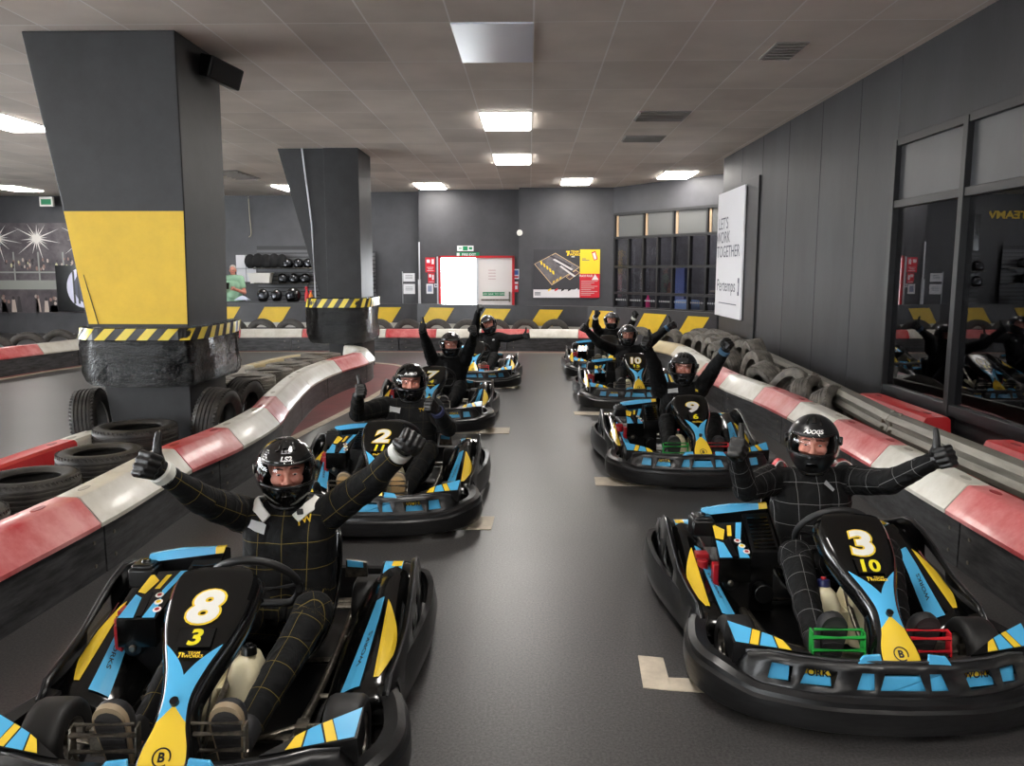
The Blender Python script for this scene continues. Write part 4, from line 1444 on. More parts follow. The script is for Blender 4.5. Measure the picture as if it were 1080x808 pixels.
    for k in range(28):
        a0, a1 = 2 * PI * k / 28, 2 * PI * (k + 1) / 28
        if 24 <= k <= 25:
            continue
        b.add([MBm @ Vector((r_ * cos(a), r_ * sin(a), 0)) for a, r_ in ((a0, .027), (a1, .027), (a1, .0225), (a0, .0225))], [(0, 1, 2, 3)], BLACKP)
    b.text('B', .026, MBm, BLACKP, bold=.05)
    b.build('round_badge', cowl, smooth=0)
    return root, PM

KART, PM = make_kart()
def number(kart, big, small, shear=.12):
    cowl = [c for c in kart.children if c.name.startswith('number_cowl')][0]
    b = MB()
    if big:
        s1 = 0.125
        M1 = PM(-.470, .552, .0115)
        wid_ = 1.15 if len(big) == 1 else .85
        b.text(big, s1, M1, YELLOW, bold=.105, sx=wid_, shear=shear)
        b.text(big, s1, M1 @ Matrix.Translation((0, 0, .0015)), WHITE, bold=.055, sx=wid_, shear=shear)
    if small:
        M2 = PM(-.572, .494, .011)
        b.add([M2 @ Vector(p) for p in ((-.055, -.036, .001), (.055, -.036, .001), (.055, .036, .001), (-.055, .036, .001))], [(0, 1, 2, 3)], BLACKP)
        b.add([M2 @ Vector(p) for p in ((-.055, .036, .002), (.055, .036, .002), (.055, .044, .002), (-.055, .044, .002))], [(0, 1, 2, 3)], BLACKG)
        b.text(small, .058, M2 @ Matrix.Translation((0, 0, .0025)), mat('lemon_number', (232, 216, 40), .4), bold=.05, sx=1.1, shear=shear)
    b.build('race_number', cowl, smooth=0)
def pedals(kart, ml, mr):
    for s, x0, x1, m in ((-1, -.272, -.082, ml), (1, .062, .232, mr)):
        b = MB()
        b.tube([(x0, -.80, .31), (x1, -.80, .31)], .009, m, 10)
        b.tube([(x0, -.805, .262), (x1, -.805, .262)], .008, m, 10)
        b.tube([(x0 + .01, -.785, .335), (x1 - .01, -.785, .335)], .006, m, 8)
        for x in (x0, x1):
            b.prism([(x - .003, -.815, .245), (x - .003, -.775, .25), (x - .003, -.77, .335), (x - .003, -.80, .33)], (.006, 0, 0), m)
            b.tube([(x, -.79, .25), (x * .9, -.74, .08)], .007, STEEL, 8)
        b.build('pedal', kart, smooth=30)
def tank_cap(kart, x, m1, m2):
    b = MB()
    b.cyl((x, -.295, .305), (x, -.29, .335), .028, m1, r2=.025, seg=20)
    b.cyl((x, -.29, .335), (x, -.288, .345), .012, m2, seg=12)
    b.build('tank_cap', kart, smooth=30, bevel=.003)
KARTS = {}
NAVY = mat('navy_cap', (38, 44, 96), .4)
SPEC = [('8', -1.096, 2.966, .044, '8', '3', STEEL, STEEL, (.095, BLACKP, BLACKP), 'racing kart number 8 with a yellow 3 below, closest to the left barrier'),
        ('3', 1.322, 3.641, 0, '3', '10', GREENP, REDM, (-.05, NAVY, REDM), 'racing kart number 3 with a yellow 10 below, green and red pedals'),
        ('9', 1.291, 6.916, .024, '9', '6', GREENP, REDM, (-.05, BLACKP, REDM), 'racing kart number 9 with a yellow 6 below, behind kart 3'),
        ('2', -.999, 5.725, .003, '2', '11', STEEL, STEEL, (.095, BLACKP, BLACKP), 'racing kart number 2 with a yellow 11 below, behind kart 8'),
        ('7', -1.04, 8.92, 0, '7', '4', STEEL, STEEL, (.095, BLACKP, BLACKP), 'racing kart number 7 behind kart 2'),
        ('10', 1.29, 10.35, 0, '10', '15', STEEL, STEEL, (-.05, BLACKP, REDM), 'racing kart number 10 with a yellow 15 below, behind kart 9'),
        ('L4', -.80, 12.05, 0, '', '', STEEL, REDM, (.095, BLACKP, BLACKP), 'racing kart at the very back of the left row, behind kart 7'),
        ('R4', 1.25, 13.2, 0, '', '', STEEL, REDM, (-.05, BLACKP, BLACKP), 'racing kart at the very back of the right row, behind kart 10')]
for i, (key, x, y, t, big, small, pl, pr_, capspec, lab) in enumerate(SPEC):
    kt = KART if i == 0 else copy_tree(KART)
    KARTS[key] = kt
for i, (key, x, y, t, big, small, pl, pr_, capspec, lab) in enumerate(SPEC):
    kt = KARTS[key]
    kt.location = (x, y, 0)
    kt.rotation_euler = (0, 0, t)
    number(kt, big, small, .12 if big and big in '827' else .1)
    pedals(kt, pl, pr_)
    tank_cap(kt, *capspec)
    tag(kt, lab, 'go-kart', 'racing karts on the grid')
# ================================================================== PEOPLE
def remesh(mb, name, mats, voxel, smooth_it=3, parent=None, matfn=None, uvbones=None, seam=None):
    """union of overlapping capsules -> one continuous skin"""
    me = bpy.data.meshes.new('tmp')
    me.from_pydata([tuple(p) for p in mb.v], [], mb.f)
    bm = bmesh.new()
    bm.from_mesh(me)
    bmesh.ops.recalc_face_normals(bm, faces=bm.faces)
    bm.to_mesh(me)
    bm.free()
    o = bpy.data.objects.new('tmp', me)
    COL.objects.link(o)
    md = o.modifiers.new('r', 'REMESH')
    md.mode = 'VOXEL'
    md.voxel_size = voxel
    if smooth_it:
        sm = o.modifiers.new('s', 'SMOOTH')
        sm.factor = 0.5
        sm.iterations = smooth_it
    bpy.context.view_layer.update()
    out = bpy.data.meshes.new_from_object(o.evaluated_get(bpy.context.evaluated_depsgraph_get()))
    bpy.data.objects.remove(o)
    bpy.data.meshes.remove(me)
    out.name = name
    out.materials.clear()
    for m in mats:
        out.materials.append(m)
    out.polygons.foreach_set('use_smooth', [True] * len(out.polygons))
    if matfn:
        out.polygons.foreach_set('material_index', [matfn(p.center) for p in out.polygons])
    else:
        out.polygons.foreach_set('material_index', [0] * len(out.polygons))
    if uvbones:
        gu = out.attributes.new('gu', 'FLOAT', 'POINT')
        gv = out.attributes.new('gv', 'FLOAT', 'POINT')
        U, V = [], []
        pre = []
        for a, c, ref, off in uvbones:
            a, c = Vector(a), Vector(c)
            d = (c - a)
            L = d.length
            d = d / L
            x = Vector(ref)
            x = (x - d * x.dot(d)).normalized()
            pre.append((a, d, L, x, d.cross(x), off))
        for v in out.vertices:
            best = None
            for a, d, L, x, y, off in pre:
                w = v.co - a
                t = max(0, min(L, w.dot(d)))
                q = (w - d * t).length
                if off[1]:
                    q -= off[1]
                if best is None or q < best[0]:
                    best = (q, a, d, L, x, y, off, w)
            q, a, d, L, x, y, off, w = best
            if off[0] == 'flat':
                U.append(w.z)
                V.append(w.x)
            else:
                U.append(w.dot(d) + 0.03)
                V.append(math.atan2(w.dot(y), w.dot(x)) * off[2])
        gu.data.foreach_set('value', U)
        gv.data.foreach_set('value', V)
    ob = bpy.data.objects.new(name, out)
    COL.objects.link(ob)
    if parent:
        ob.parent = parent
    return ob

def suit_mat(name, line, base=(8, 8, 9), period=0.105, width=0.0024):
    m = mat(name, base, 0.78, bump=0.0)
    nt = m.node_tree
    b = nt.nodes['Principled BSDF']
    b.inputs['Specular IOR Level'].default_value = 0.25
    tc = nt.nodes.new('ShaderNodeTexCoord')
    n1 = nt.nodes.new('ShaderNodeTexNoise')
    n1.inputs['Scale'].default_value = 9
    n1.inputs['Detail'].default_value = 3
    n1.inputs['Distortion'].default_value = 1.2
    bp = nt.nodes.new('ShaderNodeBump')
    bp.inputs['Strength'].default_value = 0.6
    bp.inputs['Distance'].default_value = 0.03
    nt.links.new(tc.outputs['Object'], n1.inputs['Vector'])
    nt.links.new(n1.outputs['Fac'], bp.inputs['Height'])
    nt.links.new(bp.outputs['Normal'], b.inputs['Normal'])
    if line:
        res = []
        for nm in ('gu', 'gv'):
            at = nt.nodes.new('ShaderNodeAttribute')
            at.attribute_name = nm
            md = nt.nodes.new('ShaderNodeMath')
            md.operation = 'PINGPONG'
            md.inputs[1].default_value = period / 2
            lt = nt.nodes.new('ShaderNodeMath')
            lt.operation = 'LESS_THAN'
            lt.inputs[1].default_value = width / 2
            nt.links.new(at.outputs['Fac'], md.inputs[0])
            nt.links.new(md.outputs[0], lt.inputs[0])
            res.append(lt)
        mx = nt.nodes.new('ShaderNodeMath')
        mx.operation = 'MAXIMUM'
        nt.links.new(res[0].outputs[0], mx.inputs[0])
        nt.links.new(res[1].outputs[0], mx.inputs[1])
        mc = nt.nodes.new('ShaderNodeMix')
        mc.data_type = 'RGBA'
        nt.links.new(mx.outputs[0], mc.inputs[0])
        mc.inputs[6].default_value = lin(base)
        mc.inputs[7].default_value = lin(line)
        nt.links.new(mc.outputs[2], b.inputs['Base Color'])
    return m

def hand_caps(b, M, pose, m, sc=1.0, mir=1):
    """hand in its own frame: +y wrist to knuckles, +z thumb side, +x palm"""
    def P(x, y, z):
        return M @ Vector((x * sc * mir, y * sc, z * sc))
    lens = (1.0, 1.08, 1.0, .84)
    for i, z in enumerate((.034, .0115, -.0115, -.033)):
        f = lens[i]
        b.cap(P(.002, .008, z * .62), .0165 * sc, P(0, .082 + .004 * (i in (1, 2)), z), .0145 * sc, m, 10)
        k = P(0, .086 + .004 * (i in (1, 2)), z)
        k2 = P(.040 * f, .084, z * .98)
        k3 = P(.048 * f, .050, z * .95)
        k4 = P(.024 * f, .042, z * .93)
        b.cap(k, .0125 * sc, k2, .0118 * sc, m, 10)
        b.cap(k2, .0118 * sc, k3, .0108 * sc, m, 10)
        b.cap(k3, .0108 * sc, k4, .0098 * sc, m, 10)
    b.cap(P(.004, .0, 0), .026 * sc, P(.008, .05, 0), .02 * sc, m, 12)
    if pose == 'thumb':
        th = [(.010, .018, .026, .019), (.018, .046, .050, .0165), (.014, .058, .082, .0135), (.006, .060, .114, .0115)]
    else:
        th = [(.012, .018, .026, .018), (.036, .046, .044, .0155), (.060, .066, .022, .0135), (.062, .064, .0, .0115)]
    for a, c in zip(th, th[1:]):
        b.cap(P(*a[:3]), a[3] * sc, P(*c[:3]), c[3] * sc, m, 10)
    b.cap(P(0, -.06, 0), .030 * sc, P(0, .006, 0), .027 * sc, m, 12)

def head_caps(b, H, m, ears=False):
    E_ = lambda c, r: b.ell(H @ Vector(c), r, m, 20, 14, H)
    E_((0, .008, .03), (.073, .092, .092))
    E_((0, -.018, -.042), (.057, .066, .064))
    E_((0, -.066, -.082), (.026, .022, .022))
    for s in (-1, 1):
        E_((s * .036, -.058, -.016), (.028, .03, .026))
        b.cap(H @ Vector((s * .012, -.083, .034)), .010, H @ Vector((s * .042, -.071, .034)), .010, m, 10)
        E_((s * .012, -.096, -.022), (.011, .011, .008))
        if ears:
            E_((s * .075, .012, -.002), (.010, .02, .032))
    b.cap(H @ Vector((0, -.083, .022)), .008, H @ Vector((0, -.106, -.016)), .0125, m, 10)
    b.cap(H @ Vector((-.02, -.077, -.05)), .008, H @ Vector((.02, -.077, -.05)), .008, m, 10)
    b.cap(H @ Vector((0, .02, -.05)), .052, H @ Vector((0, .04, -.15)), .055, m, 14)

def face_parts(root, H, hairm):
    for s in (-1, 1):
        b = MB()
        b.ell(H @ Vector((s * .031, -.0755, .010)), (.0102, .0095, .0030), EYEW, 14, 10, H)
        b.ell(H @ Vector((s * .031, -.0835, .010)), (.0052, .003, .0036), EYED, 12, 8, H)
        b.build('eye', root, smooth=60)
        b = MB()
        b.tube([H @ Vector((s * .014, -.0915, .036)), H @ Vector((s * .032, -.087, .038)), H @ Vector((s * .05, -.0745, .032))], [.003, .004, .0022], hairm, 8)
        b.build('eyebrow', root, smooth=60)
    b = MB()
    b.tube([H @ Vector((-.022, -.084, -.048)), H @ Vector((0, -.0885, -.05)), H @ Vector((.022, -.084, -.048))], [.003, .006, .003], mat('lips', (176, 96, 88), .4), 8)
    b.build('lips', root, smooth=60)

def helmet_point(az, el, k=1.0):
    a, e = rad(az), rad(el)
    x, y, z = sin(a) * cos(e), -cos(a) * cos(e), sin(e)
    f = max(0, cos(a))
    low = max(0, min(1, -el / 45))
    py = y * (.146 if y < 0 else .158) - .026 * f * low * low ** .2
    pz = z * (.140 if z > 0 else .176)
    return Vector((x * .128 * (1 - .06 * low), py, pz)) * k

def helmet(root, H, hm, text=None, dots=False, extra=None, tcol=None):
    T = lambda az, el, k=1.0: H @ helmet_point(az, el, k)
    els = [-50, -44, -36, -28, -20, -14, -10, -1, 6, 13, 20, 27, 33, 40, 47, 54, 61, 68, 75, 82, 87]
    NA = 90
    b = MB()
    vs = []
    for e in els:
        for k in range(NA):
            az = -180 + 360 * k / NA
            vs.append(T(az, e))
    vs.append(T(0, 90))
    fs = []
    for i in range(len(els) - 1):
        for k in range(NA):
            l = (k + 1) % NA
            am = abs(-180 + 360 * (k + .5) / NA)
            if am < 62 and -10 <= els[i] < 27:
                continue
            fs.append((i * NA + k, i * NA + l, (i + 1) * NA + l, (i + 1) * NA + k))
    for k in range(NA):
        fs.append(((len(els) - 1) * NA + k, (len(els) - 1) * NA + (k + 1) % NA, len(vs) - 1))
    b.add(vs, fs, hm)
    hel = b.build('helmet', root, smooth=60, solid=.013)
    # rim of the face opening, chin vent, crown vents, lower trim
    b = MB()
    loop = [T(a, -10, 1.0) for a in range(-62, 63, 4)] + [T(62, e, 1.0) for e in range(-7, 27, 4)] + [T(a, 27, 1.0) for a in range(62, -63, -4)] + [T(-62, e, 1.0) for e in range(25, -10, -4)]
    b.tube(loop, .0055, BLACKP, 8, loop=True)
    b.tube([T(a, -50, 1.0) for a in range(-180, 180, 8)], .006, BLACKP, 8, loop=True)
    b.build('opening_trim', hel, smooth=60)
    for quad_, k2 in ((((-16, -30), (16, -30), (11, -22), (-11, -22)), 1.05), (((-9, 56), (9, 56), (13, 74), (-13, 74)), 1.055),
                      (((20, 52), (30, 50), (40, 70), (32, 73)), 1.035), (((-20, 52), (-30, 50), (-40, 70), (-32, 73)), 1.035)):
        b = MB()
        b.loft([[T(a, e, k) for a, e in quad_] for k in (1.0, k2)], BLACKG)
        b.build('vent', hel, smooth=30, bevel=.003)
    # clear visor with side pivots
    b = MB()
    av = list(range(-78, 79, 6))
    ev = [-17, -10, -3, 4, 11, 18, 25, 31]
    g = [[T(a, e, 1.045) for a in av] for e in ev]
    n = len(av)
    b.add([p for r in g for p in r], [(i * n + k, i * n + k + 1, (i + 1) * n + k + 1, (i + 1) * n + k) for i in range(len(ev) - 1) for k in range(n - 1)], VISOR)
    b.build('visor', hel, smooth=60)
    for s in (-1, 1):
        b = MB()
        c = T(s * 80, 8, 1.03)
        d = (c - H @ Vector((0, 0, .02))).normalized()
        b.cyl(c - d * .006, c + d * .008, .022, BLACKP, seg=20)
        b.build('visor_pivot', hel, smooth=30, bevel=.002)
    if text or dots:
        b = MB()
        tm = tcol or mat('helmet_lettering', (226, 226, 224), .3)
        if text:
            b.text(text, .021, None, tm, bold=.05, sx=1.25, shear=.2, warp=lambda u, v: T(math.degrees(u / .115), 37 + math.degrees(v / .14), 1.012))
        if dots:
            for i in range(4):
                for j in range(5):
                    if (i + j) % 2 == 0 or i < 2:
                        a0, e0 = -62 + i * 4, 32 + j * 4.2
                        b.add([T(a0 + da, e0 + de, 1.011) for da, de in ((-1.1, -1.1), (1.1, -1.1), (1.1, 1.1), (-1.1, 1.1))], [(0, 1, 2, 3)], tm)
            b.text('LS2', .017, None, mat('grey_lettering', (140, 140, 142), .3), bold=.05, sx=1.3, warp=lambda u, v: T(math.degrees(u / .10), 50 + math.degrees(v / .14), 1.012))
        b.build('lettering', hel, smooth=0)
    return hel

def shoe(root, x, sole_m, tilt=0.0):
    heel, toe = Vector((x, -.685, .105)), Vector((x * 1.04, -.752, .385))
    d = (toe - heel).normalized()
    nrm = Vector((0, -d.z, d.y)).normalized()          # sole faces forwards
    sx = Vector((1, 0, 0))
    outl = []
    L = (toe - heel).length
    for k in range(36):
        a = 2 * PI * (k + .5) / 36
        t = .5 - .5 * cos(a)
        w = interp([(0, 0), (.03, .022), (.1, .035), (.3, .038), (.55, .044), (.75, .051), (.88, .047), (.95, .034), (.985, .019), (1, 0)], t)[0]
        sg = 1 if sin(a) >= 0 else -1
        outl.append(heel + d * L * t + sx * w * sg)
    b = MB()
    b.loft([[p + nrm * .0 for p in outl], [p + nrm * .022 for p in outl]], sole_m[1])
    c = sum(outl, Vector()) / len(outl)
    b.poly([c + (p - c) * .88 + nrm * .0232 for p in outl], sole_m[0])
    for k in range(9):
        t = .12 + k * .09
        w = .80 * interp([(0, 0), (.03, .022), (.1, .035), (.3, .038), (.55, .044), (.75, .051), (.88, .047), (.95, .034), (1, 0)], t)[0]
        p = heel + d * L * t + nrm * .0238
        b.prism([p - sx * w - d * .006, p - d * .001, p + sx * w - d * .006, p + sx * w + d * .004, p + d * .009, p - sx * w + d * .004], nrm * .003, sole_m[0])
    s = b.build('shoe', root, smooth=30)
    b = MB()
    m = mat('shoe_upper', (24, 24, 27), .6)
    rings = []
    for f, hgt in ((1.0, 0.0), (.98, -.025), (.86, -.055), (.55, -.075)):
        rings.append([c + d * (-.02 * (1 - f)) + (p - c) * f + nrm * hgt * (.75 + .25 * (1 - ((p - heel).dot(d) / L))) for p in outl])
    b.loft(rings, m)
    ank = heel + d * .06 - nrm * .06
    b.cap(ank, .044, ank + Vector((0, .07, .01)), .05, m, 14)
    b.build('upper', s, smooth=50)

def driver(key, hc, arms, suit, hm, label, text=None, dots=False, poses=('thumb', 'thumb'), cuff=(None, None), soles=None, roll=0.0, extra=None, facing=None):
    kt = KARTS[key]
    kx, ky, kz = kt.location
    th = kt.rotation_euler.z
    hc = Vector(hc)
    # head towards the camera
    wx, wy = kx + cos(th) * hc.x - sin(th) * hc.y, ky + sin(th) * hc.x + cos(th) * hc.y
    yaw = -math.atan2(wx, wy) - th
    if facing is not None:
        yaw = facing
    H = Matrix.Translation(hc) @ Matrix.Rotation(yaw, 4, 'Z') @ Matrix.Rotation(rad(6), 4, 'X') @ Matrix.Rotation(roll, 4, 'Y')
    cx = hc.x * .8 + .02
    SH = [Vector((hc.x * .8 - .185, hc.y - .01, hc.z - .20)), Vector((hc.x * .8 + .185, hc.y - .01, hc.z - .20))]
    dz = hc.z - .80
    EL = [Vector(arms[0][0]), Vector(arms[1][0])]
    HN = [Vector(arms[0][1]), Vector(arms[1][1])]
    hip = [Vector((.09 - .085, .26, .195)), Vector((.09 + .085, .26, .195))]
    KN = [Vector((-.115, -.11, .375)), Vector((.285, -.11, .385))]
    AN = [Vector((-.168, -.575, .175)), Vector((.158, -.575, .175))]
    WR = []
    for e, h in zip(EL, HN):
        d = (h - e)
        WR.append(h - d.normalized() * .085)
    def body(b, k, m, full=True):
        for s in (0, 1):
            sg = -1 if s == 0 else 1
            b.cap(hip[s], .105 * k, hip[s] + Vector((0, .06, .03)), .115 * k, m)
            b.cap(Vector((.09 + sg * .07, .33, .27)), .122 * k, Vector((cx + sg * .085, .40, .50 + dz)), .118 * k, m)
            b.cap(Vector((cx, .41, .57 + dz)), .095 * k, SH[s], .074 * k, m)
            # trousers
            b.cap(hip[s], .098 * k, KN[s], .076 * k, m)
            b.cap(KN[s], .073 * k, AN[s], .051 * k, m)
            # sleeves
            b.cap(SH[s], .080 * k, EL[s], .064 * k, m)
            b.cap(EL[s], .062 * k, WR[s], .043 * k, m)
        b.cap(Vector((.09, .36, .34)), .13 * k, Vector((cx, .40, .52 + dz)), .13 * k, m)
        b.cap(Vector((cx, .41, .60 + dz)), .085 * k, Vector((hc.x, hc.y + .02, hc.z - .12)), .062 * k, m)
    # the person: one continuous body under the suit, with the head
    b = MB()
    body(b, .74, SKIN)
    head_caps(b, H @ Matrix.Translation((0, -.004, -.004)) @ Matrix.Scale(1.07, 4), SKIN)
    for s in (0, 1):
        b.cap(EL[s].lerp(WR[s], .9), .028, WR[s] + (HN[s] - EL[s]).normalized() * .02, .024, SKIN)
        b.cap(AN[s], .04, AN[s] + Vector((0, -.09, .0)), .04, SKIN)
    p = remesh(b, 'person', [SKIN], .0075, 2)
    p.location = kt.location
    p.rotation_euler = kt.rotation_euler
    face_parts(p, H @ Matrix.Translation((0, -.004, -.004)) @ Matrix.Scale(1.07, 4), HAIRD)
    # suit
    b = MB()
    body(b, 1.0, suit)
    bones = [((cx, .36, .2), (cx, .40, .66 + dz), (1, 0, 0), ('flat', .10, 1))]
    for s in (0, 1):
        bones.append((hip[s], KN[s], (0, 0, 1), ('tube', .02, .09)))
        bones.append((KN[s], AN[s], (0, 0, 1), ('tube', 0, .07)))
        bones.append((SH[s] + (EL[s] - SH[s]) * .15, EL[s], (0, .3, -1), ('tube', 0, .07)))
        bones.append((EL[s], WR[s], (0, .3, -1), ('tube', 0, .055)))
    su = remesh(b, 'racing_suit', [suit], .009, 3, p, uvbones=bones)
    tex = bpy.data.textures.get('folds') or bpy.data.textures.new('folds', 'CLOUDS')
    tex.noise_scale = .09
    tex.noise_depth = 2
    dm = su.modifiers.new('folds', 'DISPLACE')
    dm.texture = tex
    dm.strength = .018
    dm.mid_level = .5
    dm.texture_coords = 'LOCAL'
    # collar
    b = MB()
    nb = Vector((hc.x * .95 + cx * .05, hc.y + .015, hc.z - .165))
    ring = [nb + Vector((.078 * cos(a), .075 * sin(a) - .005, .018 * sin(a))) for a in [2 * PI * k / 24 for k in range(24)]]
    b.tube(ring, .017, suit, 10, loop=True)
    b.build('collar', p, smooth=60)
    # gloves
    for s in (0, 1):
        f = (HN[s] - EL[s]).normalized()
        hd = Vector((f.x, f.y, f.z * .45)).normalized() if poses[s] == 'thumb' else f
        if poses[s] == 'thumb':
            hd = (hd * .6 + f * .4).normalized()
        zz = Vector((0, 0, 1))
        if abs(hd.z) > .93:
            zz = Vector((0, -.4, 1))
        Z = (zz - hd * zz.dot(hd)).normalized()
        inward = Vector((1 if s == 0 else -1, 0, 0))
        if poses[s] == 'palm':
            inward = Vector((0, -1, 0))
            Z = Vector((-1 if s == 1 else 1, 0, .4))
            Z = (Z - hd * Z.dot(hd)).normalized()
        X = hd.cross(Z).normalized()
        mir = 1 if X.dot(inward) >= 0 else -1
        wr = WR[s] + f * .015
        M = Matrix(((X.x, hd.x, Z.x, wr.x), (X.y, hd.y, Z.y, wr.y), (X.z, hd.z, Z.z, wr.z), (0, 0, 0, 1)))
        b = MB()
        hand_caps(b, M, 'thumb' if poses[s] == 'thumb' else 'fist', LEATHER, 1.12, mir)
        g = remesh(b, 'glove', [LEATHER], .0042, 2, p)
        if cuff[s]:
            b = MB()
            b.tube([WR[s] - f * .028, WR[s] - f * .02, WR[s] + f * .01, WR[s] + f * .016], [.044, .0485, .0485, .043], cuff[s], 20)
            b.build('cuff', g, smooth=40)
    hel = helmet(p, H, hm, text, dots)
    sm = soles or (mat('dark_sole', (52, 50, 50), .7), mat('dark_sole_rim', (34, 33, 33), .6))
    shoe(p, -.172, sm)
    shoe(p, .160, sm)
    tag(p, label, 'person', 'kart drivers')
    return p, su, H

HB = mat('helmet_black', (13, 13, 14), .12, coat=.6)
HG = mat('helmet_black_daylit', (96, 96, 99), .2, metal=.85, coat=.5)  # black gloss helmets, silver daylight reflections put into the grey metallic colour
HM = mat('helmet_satin_black', (24, 24, 25), .3, coat=.2)
S8 = suit_mat('suit_olive_check', (108, 94, 44))
S3 = suit_mat('suit_white_check', (112, 112, 112), period=.10)
S2 = suit_mat('suit_faint_check', (56, 52, 38), width=.0024)
SP = suit_mat('suit_plain', None)
TAN = (mat('charcoal_sole', (46, 44, 44), .75), mat('tan_sole_rim', (150, 132, 106), .6))
TAN2 = (mat('tan_sole', (190, 158, 110), .7), mat('tan_sole_rim', (150, 132, 106), .6))
OLIVE = (mat('olive_sole', (120, 112, 98), .7), mat('olive_sole_rim', (92, 86, 76), .6))
BLUEC = mat('blue_cuff', (60, 92, 120), .8)
p8, su8, H8 = driver('8', (.065, .42, .80), (((-.21, .17, .735), (-.335, -.04, .945)), ((.46, .268, .79), (.64, .12, .99))), S8, HB,
                     'driver in kart 8, olive-checked black suit, visor down, white cuffs', 'LS2', True, ('thumb', 'palm'), (CUFFW, CUFFW), TAN)
p3, su3, H3 = driver('3', (.128, .42, .79), (((-.273, .163, .613), (-.384, -.008, .855)), ((.40, .15, .65), (.55, -.06, .835))), S3, HM,
                     'driver in kart 3 in white-checked black suit with both thumbs up and arms spread', 'AXXIS', False, ('thumb', 'thumb'), (None, None))
p9, su9, H9 = driver('9', (.129, .42, .78), (((-.172, .233, .823), (-.288, .073, 1.048)), ((.339, .18, .787), (.431, .027, 1.028))), SP, HG,
                     'driver in kart 9, plain black suit, both fists raised straight up', None, False, ('thumb', 'fist'), (None, BLUEC))
p2, su2, H2 = driver('2', (.089, .415, .81), (((-.271, .138, .605), (-.224, -.06, .81)), ((.40, .171, .487), (.313, -.03, .70))), S2, HB,
                     'driver in kart 2, black suit, elbows bent, both thumbs up at chest height', 'A-PRO', False, ('thumb', 'thumb'), (None, mat('navy_cuff', (40, 44, 78), .8)), TAN2)
p7, su7, H7 = driver('7', (.13, .42, .81), (((-.122, .188, .839), (-.155, -.035, 1.038)), ((.383, .204, .839), (.444, -.03, 1.0))), SP, HG,
                     'driver in kart 7 in plain black suit with both arms held up, behind kart 2', None, False, ('thumb', 'fist'))
p10, su10, H10 = driver('10', (.03, .42, .81), (((-.37, .202, .715), (-.575, .154, .929)), ((.343, .181, .78), (.57, .149, .968))), SP, HG,
                        'driver in kart 10 in plain black suit with arms flung out in a wide V', None, False, ('thumb', 'thumb'), (None, BLUEC))
pl4, sul4, Hl4 = driver('L4', (.17, .42, .84), (((-.008, .211, .878), (.048, .02, 1.103)), ((.49, .40, .62), (.772, .277, .667))), SP, HG,
                        'driver at the back of the left row, one arm up, one stretched sideways', None, False, ('fist', 'thumb'), (None, None), OLIVE, roll=-.35)
pr4, sur4, Hr4 = driver('R4', (.14, .42, .83), (((-.154, .139, .766), (-.175, -.084, .965)), ((.408, .131, .72), (.491, -.024, .963))), SP, HG,
                        'driver at the back of the right row, both fists up, white cuffs', None, False, ('fist', 'fist'), (CUFFW, CUFFW), OLIVE)

# badges and collars that lie on the suits
def on_suit(su, x, z, lift=.004):
    """point on the front of a suit (local axes) straight ahead of x, z"""
    me = su.data
    key = su.name
    if key not in BV:
        BV[key] = BVHTree.FromPolygons([v.co.copy() for v in me.vertices], [tuple(p.vertices) for p in me.polygons])
    r = BV[key].ray_cast(Vector((x, -.6, z)), Vector((0, 1, 0)))
    if r[0] is None:
        return Vector((x, .30, z))
    return r[0] + r[1] * (lift + .008)
BV = {}
def badge(p, su, x, z, w, h, rot, m, name='chest_badge', text=None, tm=None):
    b = MB()
    n = 6
    g = []
    for j in range(3):
        for i in range(n + 1):
            u, v = (i / n - .5) * w, (j / 2 - .5) * h
            g.append(on_suit(su, x + u * cos(rot) - v * sin(rot), z + u * sin(rot) + v * cos(rot)))
    if m:
        b.add(g, [(j * (n + 1) + i, j * (n + 1) + i + 1, (j + 1) * (n + 1) + i + 1, (j + 1) * (n + 1) + i) for j in range(2) for i in range(n)], m)
    if text:
        for k, line in enumerate(text):
            vv = (len(text) - 1) / 2 - k
            b.text(line, h * (.36 if len(text) > 1 else .9), None, tm, bold=.03, warp=lambda u, v: on_suit(su, x + u * cos(rot) - (v + vv * h * .42) * sin(rot), z + u * sin(rot) + (v + vv * h * .42) * cos(rot), .006))
    b.build(name, p, smooth=60)
PATCH = mat('white_patch', (176, 176, 176), .7)
PY = mat('gold_thread', (214, 176, 40), .7)
badge(p8, su8, -.035, .575, .075, .038, -.3, PATCH)
badge(p8, su8, .155, .60, .06, .035, .25, None, 'chest_logo', ['TW'], PY)
badge(p2, su2, -.02, .60, .09, .04, -.15, PATCH)
badge(p2, su2, .19, .60, .05, .03, .2, None, 'chest_logo', ['TW'], PY)
badge(p9, su9, .02, .575, .09, .04, .1, PATCH)
badge(p9, su9, .235, .58, .03, .03, 0, PY)
badge(pl4, sul4, .25, .60, .03, .02, .3, PATCH)
